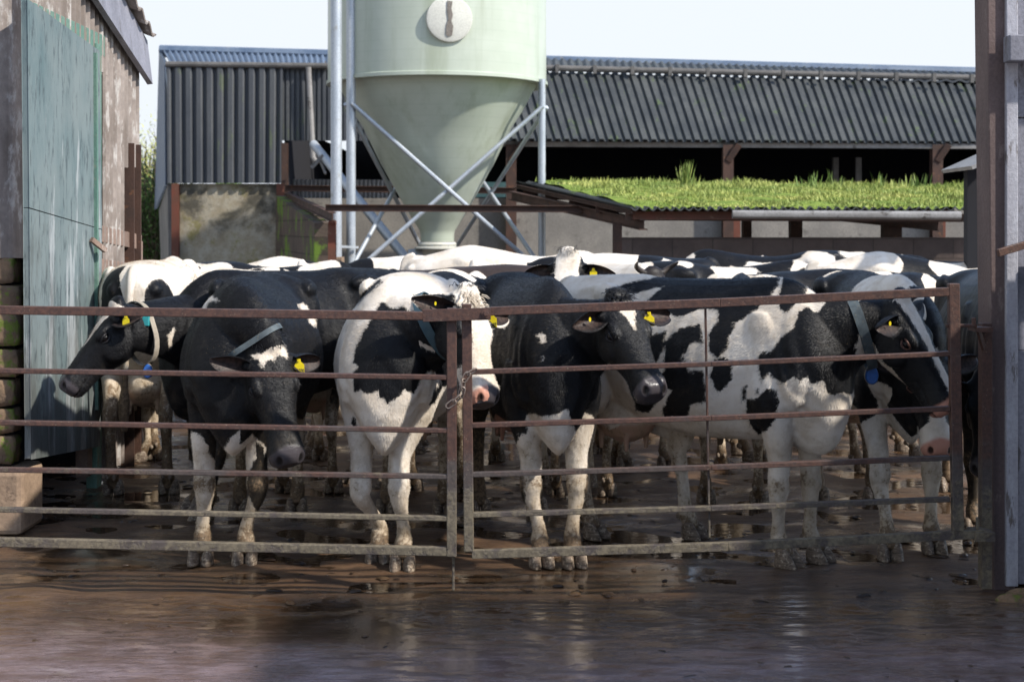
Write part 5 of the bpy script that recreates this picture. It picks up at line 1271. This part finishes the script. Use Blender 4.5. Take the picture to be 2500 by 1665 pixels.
cowE, iE = make_cow('large black and white patched cow standing side on, blue tag on its collar', poseE, lE, hE, voxel=VOX, hairs=200000, base='white',
    polys=[(K, [(40, 205), (170, 165), (420, 115), (600, 100), (858, 95), (832, 170), (800, 225), (720, 300), (640, 345), (620, 400), (600, 460), (560, 510), (525, 480), (515, 400), (560, 340), (560, 290), (480, 285), (400, 320), (350, 310), (240, 245), (320, 182), (180, 215)], C3, BODY),
           (K, [(868, 90), (980, 95), (985, 135), (952, 220), (900, 270), (870, 300), (835, 285), (830, 240)], C3, BODY),
           (K, [(1040, 268), (1010, 300), (960, 275), (925, 300), (900, 370), (840, 420), (800, 480), (760, 470), (745, 500), (745, 580), (760, 612), (790, 570), (830, 610), (860, 615), (900, 590), (930, 620), (960, 585), (980, 620), (1030, 610), (1060, 670), (1110, 660), (1160, 670), (1200, 620), (1260, 572), (1420, 600), (1420, 60), (1110, 60), (1075, 190), (1060, 210)], C3, BODY),
           (K, [(688, 690), (740, 680), (790, 635), (825, 650), (832, 700), (820, 780), (780, 830), (745, 852), (715, 820), (690, 770)], C3, BODY),
           (K, [(540, 510), (600, 500), (628, 540), (622, 600), (570, 660), (545, 640), (525, 590), (540, 540)], C3, BODY),
           (K, [(320, 430), (390, 370), (480, 350), (500, 440), (460, 430), (440, 440), (400, 490), (430, 560), (490, 560), (505, 620), (505, 700), (440, 710), (420, 770), (320, 772), (310, 740), (330, 690), (350, 650), (300, 640), (290, 700), (250, 752), (190, 742), (180, 690), (240, 620), (290, 600), (320, 560)], C3, BODY),
           (K, [(215, 430), (240, 400), (330, 380), (320, 450), (290, 520), (250, 560), (220, 520)], C3, BODY), (K, [(672, 640), (690, 630), (685, 690), (668, 700)], C3, BODY), (K, [(732, 640), (745, 640), (742, 670), (732, 672)], C3, BODY),
           (K, [(60, 900), (110, 900), (150, 1150), (130, 1300), (70, 1330), (95, 1150)], C3, REARM)],
    headcoat=hcE, mpink=1, mudk=.8)
iE['ears'] = poseE['ears']; iE['tagface'] = {-1: (.2, -1, 0)}
ear_tag(cowE, iE, -1, .5, None, .035, small=True)
collar(cowE, iE, .70, STRAP, .05, (BLUE, .075), 1.05, .06)

# --- F: low white blazed head behind E
hF, lF = 0, (2.08, 8.22)
poseF = dict(poll=local(lF, hF, 2262, 846, 7.30), head=(3 - hF, 66, 0), hl=.56, feet={'FL': foot(lF, hF, 2275, 1345), 'FR': foot(lF, hF, 2168, 1362)}, wid=.95, nk=((.80, 0, 1.25), (.92, .05, 1.15)))
def hcF(n, ht, X, Y, Z):
    t, s, u = ht.T; m = inhead(ht); v = (np.interp(t, [-.1, .1, .5, .72, .82, 1], [.05, .055, .06, .075, .3, .3]) - np.abs(s)) * .5
    return np.where(m, -np.where(u > -.15, v, v * 1), n)
cowF, iF = make_cow('cow with low white blazed head and pink nose by the right gate hinge', poseF, lF, hF, voxel=.010, hairs=100000, base='white',
    blobs=[('k', (1.0, .0, 1.12), (.55, .5, .30)), ('k', (.55, -.30, .95), (.22, .2, .35)), ('k', (-.2, .1, 1.3), (.5, .4, .3)), ('k', (.66, .26, .62), (.1, .1, .2))], headcoat=hcF, mpink=.75)
# --- G: black cow at the far right edge
hG, lG = -12, (2.86, 8.55)
cowG, iG = make_cow('black cow mostly hidden behind the hinge post at the far right', dict(poll=local(lG, hG, 2418, 905, 7.55), head=(-25 - hG, 60, 0), feet={}, nk=((.80, 0, 1.2), (.9, -.05, 1.15)), ears={-1: (1, .3, .1, .2, 0), 1: (1, .3, .1, .2, 0)}), lG, hG, voxel=.012, base='black', mpink=0)
iG['ears'] = {-1: (1, .3, .1, .2, 0)}; iG['tagface'] = {-1: (-.3, -1, 0)}; ear_tag(cowG, iG, -1, .45, None, .055)
# --- I: white face looking over the backs
hI, lI = -6, (.42, 10.05)
poseI = dict(poll=local(lI, hI, 1388, 622, 8.98), head=(-8 - hI, 52, 0), hl=.56, ears={1: (1, .12, -.1, .20, 10), -1: (1, .2, -.1, .19, -10)})
def hcI(n, ht, X, Y, Z):
    t, s, u = ht.T; m = inhead(ht); v = (.135 - np.abs(s) - .04 * np.clip((t - .3) * 3, 0, 1)) * .5
    return np.where(m, -v, n)
cowI, iI = make_cow('cow with broad white face and dark ears looking over the backs', poseI, lI, hI, voxel=.010, hairs=100000, base='white', blobs=[('k', (1.0, 0, 1.2), (.2, .4, .4))], headcoat=hcI, mpink=.5)
iI['ears'] = poseI['ears']; iI['tagface'] = {1: (0, -1, 0)}; ear_tag(cowI, iI, 1, .30, None, .045); tuft(cowI, iI, HAIRB, 120, .06, .10, (-.08, .0), 6)
# --- J: small horns
hJ, lJ = 10, (.82, 10.7)
poseJ = dict(poll=local(lJ, hJ, 1592, 668, 9.55), head=(10, 50, 0), horns=1)
cowJ, iJ = make_cow('dark headed cow with short curved horns standing behind the large patched cow', poseJ, lJ, hJ, voxel=.012, base='white', blobs=[('k', (1.15, 0, 1.3), (.35, .3, .35))], headcoat=lambda n, ht, X, Y, Z: np.where(inhead(ht), .1, n), mpink=0, brown=.3)
# --- H: seen from behind at the left
hH, lH = 184, (-2.42, 9.75)
cowH, iH = make_cow('white cow seen from behind at the left, black round its tail, muddy legs', dict(head=(20, 50, 0), wid=1.08, tail=.05, belly=.02), lH, hH, scale=1.03, voxel=.010, hairs=80000, base='white',
    blobs=[('k', (-.84, .135, 1.19), (.16, .085, .17)), ('k', (-.84, -.15, 1.17), (.16, .085, .17)), ('k', (.3, .2, 1.2), (.3, .3, .3))], mudk=1.25)

# --- the rest of the herd: three body shapes, every coat its own
SH = [cow_shape(dict(head=(0, 50, 0), poll=(1.22, 0, 1.36), wave=.03, ph=1), .015), cow_shape(dict(head=(35, 55, 0), poll=(1.12, .18, 1.22), belly=.05, wave=.035, ph=3), .015), cow_shape(dict(head=(-30, 60, 0), poll=(1.15, -.15, 1.10), tail=.06, belly=.03, wave=.025, ph=5), .015)]
HERD = [  # label, px, depth, heading, shape, blobs, brown, scale
    ('black and white cow seen from behind, left of the white chested cow', 792, 9.75, 178, 2, [('k', (-.6, .2, 1.2), (.5, .25, .5)), ('k', (.1, -.2, 1.2), (.5, .3, .3)), ('w', (-.5, .1, 1.42), (.5, .04, .1)), ('k', (-.7, -.25, 1.1), (.3, .12, .5))], 0, 1.0),
    ('white cow with a blue black rump seen from behind, right of the white faced cow', 1118, 9.75, 170, 1, [('k', (-.7, .25, 1.3), (.35, .22, .35)), ('k', (.3, -.2, 1.2), (.4, .3, .4)), ('k', (-.75, .1, .7), (.3, .12, .4))], 0, 1.0),
    ('brown black and white cow crossing just below the silo outlet', 1215, 10.9, 88, 0, [('k', (-.25, 0, 1.32), (.62, .4, .24)), ('k', (.62, 0, 1.35), (.10, .4, .25)), ('k', (.1, 0, 1.1), (.25, .4, .3))], 1, 1.0),
    ('white cow with a few dark spots along its back, left of the silo outlet', 905, 11.9, 92, 1, [('k', (-.1, .0, 1.42), (.13, .3, .10)), ('k', (-.75, .0, 1.4), (.12, .3, .12)), ('k', (.35, 0, 1.36), (.12, .3, .08))], 0, 1.0),
    ('white cow with grey black shoulder patches at the left of the back row', 470, 12.4, -88, 0, [('k', (.35, 0, 1.40), (.22, .3, .09)), ('k', (.05, 0, 1.32), (.12, .3, .14)), ('k', (.75, 0, 1.3), (.25, .4, .25))], 0, 1.0),
    ('white cow with a dark streak over its hips in front of the stained concrete wall', 668, 12.9, 86, 2, [('k', (-.35, .0, 1.42), (.3, .2, .10)), ('k', (.2, .1, 1.36), (.13, .3, .12)), ('k', (.8, 0, 1.2), (.2, .4, .4))], 0, 1.02),
    ('plain white backed cow tallest in the back row under the silo legs', 1240, 13.0, 90, 1, [('k', (.9, 0, 1.1), (.3, .4, .4)), ('k', (-.3, 0, .9), (.3, .5, .2))], 0, 1.06),
    ('white cow with a dark rump behind the horned cow', 1500, 12.6, -84, 0, [('k', (-.7, 0, 1.4), (.25, .3, .12)), ('k', (.6, 0, 1.0), (.3, .4, .3))], 0, 1.04),
    ('white cow with a slanting grey patch behind the large patched cow', 1775, 12.2, 84, 2, [('k', (-.55, 0, 1.30), (.16, .4, .30)), ('k', (.4, 0, 1.4), (.25, .3, .10))], 0, 1.02),
    ('dark backed cow right of centre, white along the flank', 2010, 10.6, 96, 0, [('k', (-.1, 0, 1.42), (.38, .35, .14)), ('k', (.75, 0, 1.25), (.3, .4, .25)), ('w', (.0, 0, 1.10), (.6, .5, .12))], 0, 1.0),
    ('white cow with a black band and one small black spot before the brown block wall', 2240, 12.0, 91, 1, [('k', (-.05, 0, 1.42), (.15, .4, .26)), ('k', (.42, -.25, 1.30), (.055, .3, .08)), ('k', (-.8, .2, 1.0), (.2, .3, .3))], 0, 1.05),
    ('white flanked cow right beside the hinge post behind the blazed head', 2330, 9.75, 92, 1, [('k', (-.05, 0, 1.43), (.20, .3, .06)), ('k', (.50, -.1, 1.3), (.10, .3, .2))], 0, .98),
    ('white backed cow with a dark ridge between the horned cow and the post', 1880, 13.4, -92, 2, [('k', (.1, 0, 1.43), (.5, .3, .08))], 0, 1.05),
    ('mud splashed white cow at the back left below the teal door', 285, 13.2, 84, 1, [('k', (.1, 0, 1.3), (.2, .4, .2)), ('k', (-.6, 0, 1.35), (.2, .4, .2))], 0, 1.02),
    ('white cow at the rear right with a black head', 2080, 13.8, 88, 0, [('k', (.9, 0, 1.2), (.5, .4, .4)), ('k', (-.2, 0, 1.3), (.2, .4, .15))], 0, 1.06),
    ('cow with a white back and grey hips at the rear centre', 1030, 14.2, -90, 0, [('k', (-.5, 0, 1.4), (.25, .4, .12)), ('k', (.8, 0, 1.2), (.3, .4, .4))], 0, 1.03),
    ('half black cow at the rear between silo legs and barn end', 760, 14.6, 94, 1, [('k', (.3, 0, 1.2), (.4, .4, .5))], 0, 1.03),
    ('white cow directly behind the cow with the brow triangle', 1440, 10.0 - .35, 172, 0, [('k', (-.75, .2, 1.1), (.25, .2, .4)), ('k', (.2, .2, 1.2), (.3, .3, .3))], 0, .99),
    ('black cow with white feet standing in shadow behind the large patched cow', 1800, 9.35, 168, 2, [('k', (-.2, 0, 1.2), (1.4, .7, .7))], 0, .98),
    ('mud caked cow in the deep shade behind the black cow at the left', 560, 10.6, -80, 2, [('k', (-.3, 0, 1.1), (.5, .5, .5)), ('k', (.8, 0, 1.0), (.4, .4, .5))], 0, .97),
]
for lb_, px, d, hd_, si_, bl, br, sc_ in HERD:
    x = (px - CX) / F * d
    if 'plain' not in lb_ and 'few' not in lb_ and 'small black spot' not in lb_:
        rr = random.Random(px); bl = bl + [('k', (rr.uniform(-.8, .7), rr.uniform(-.1, .1), rr.uniform(1.28, 1.42)), (rr.uniform(.07, .15), .35, rr.uniform(.06, .16))) for _ in range(3)]
    make_cow(lb_, {}, (x, d), hd_, sc_ * (.93 if px < 1000 else .965) * (1 + .015 * math.sin(px * .7)), base='white', blobs=bl, brown=br, shape=SH[si_], hairs=20000, mpink=(.2 if br else .5))
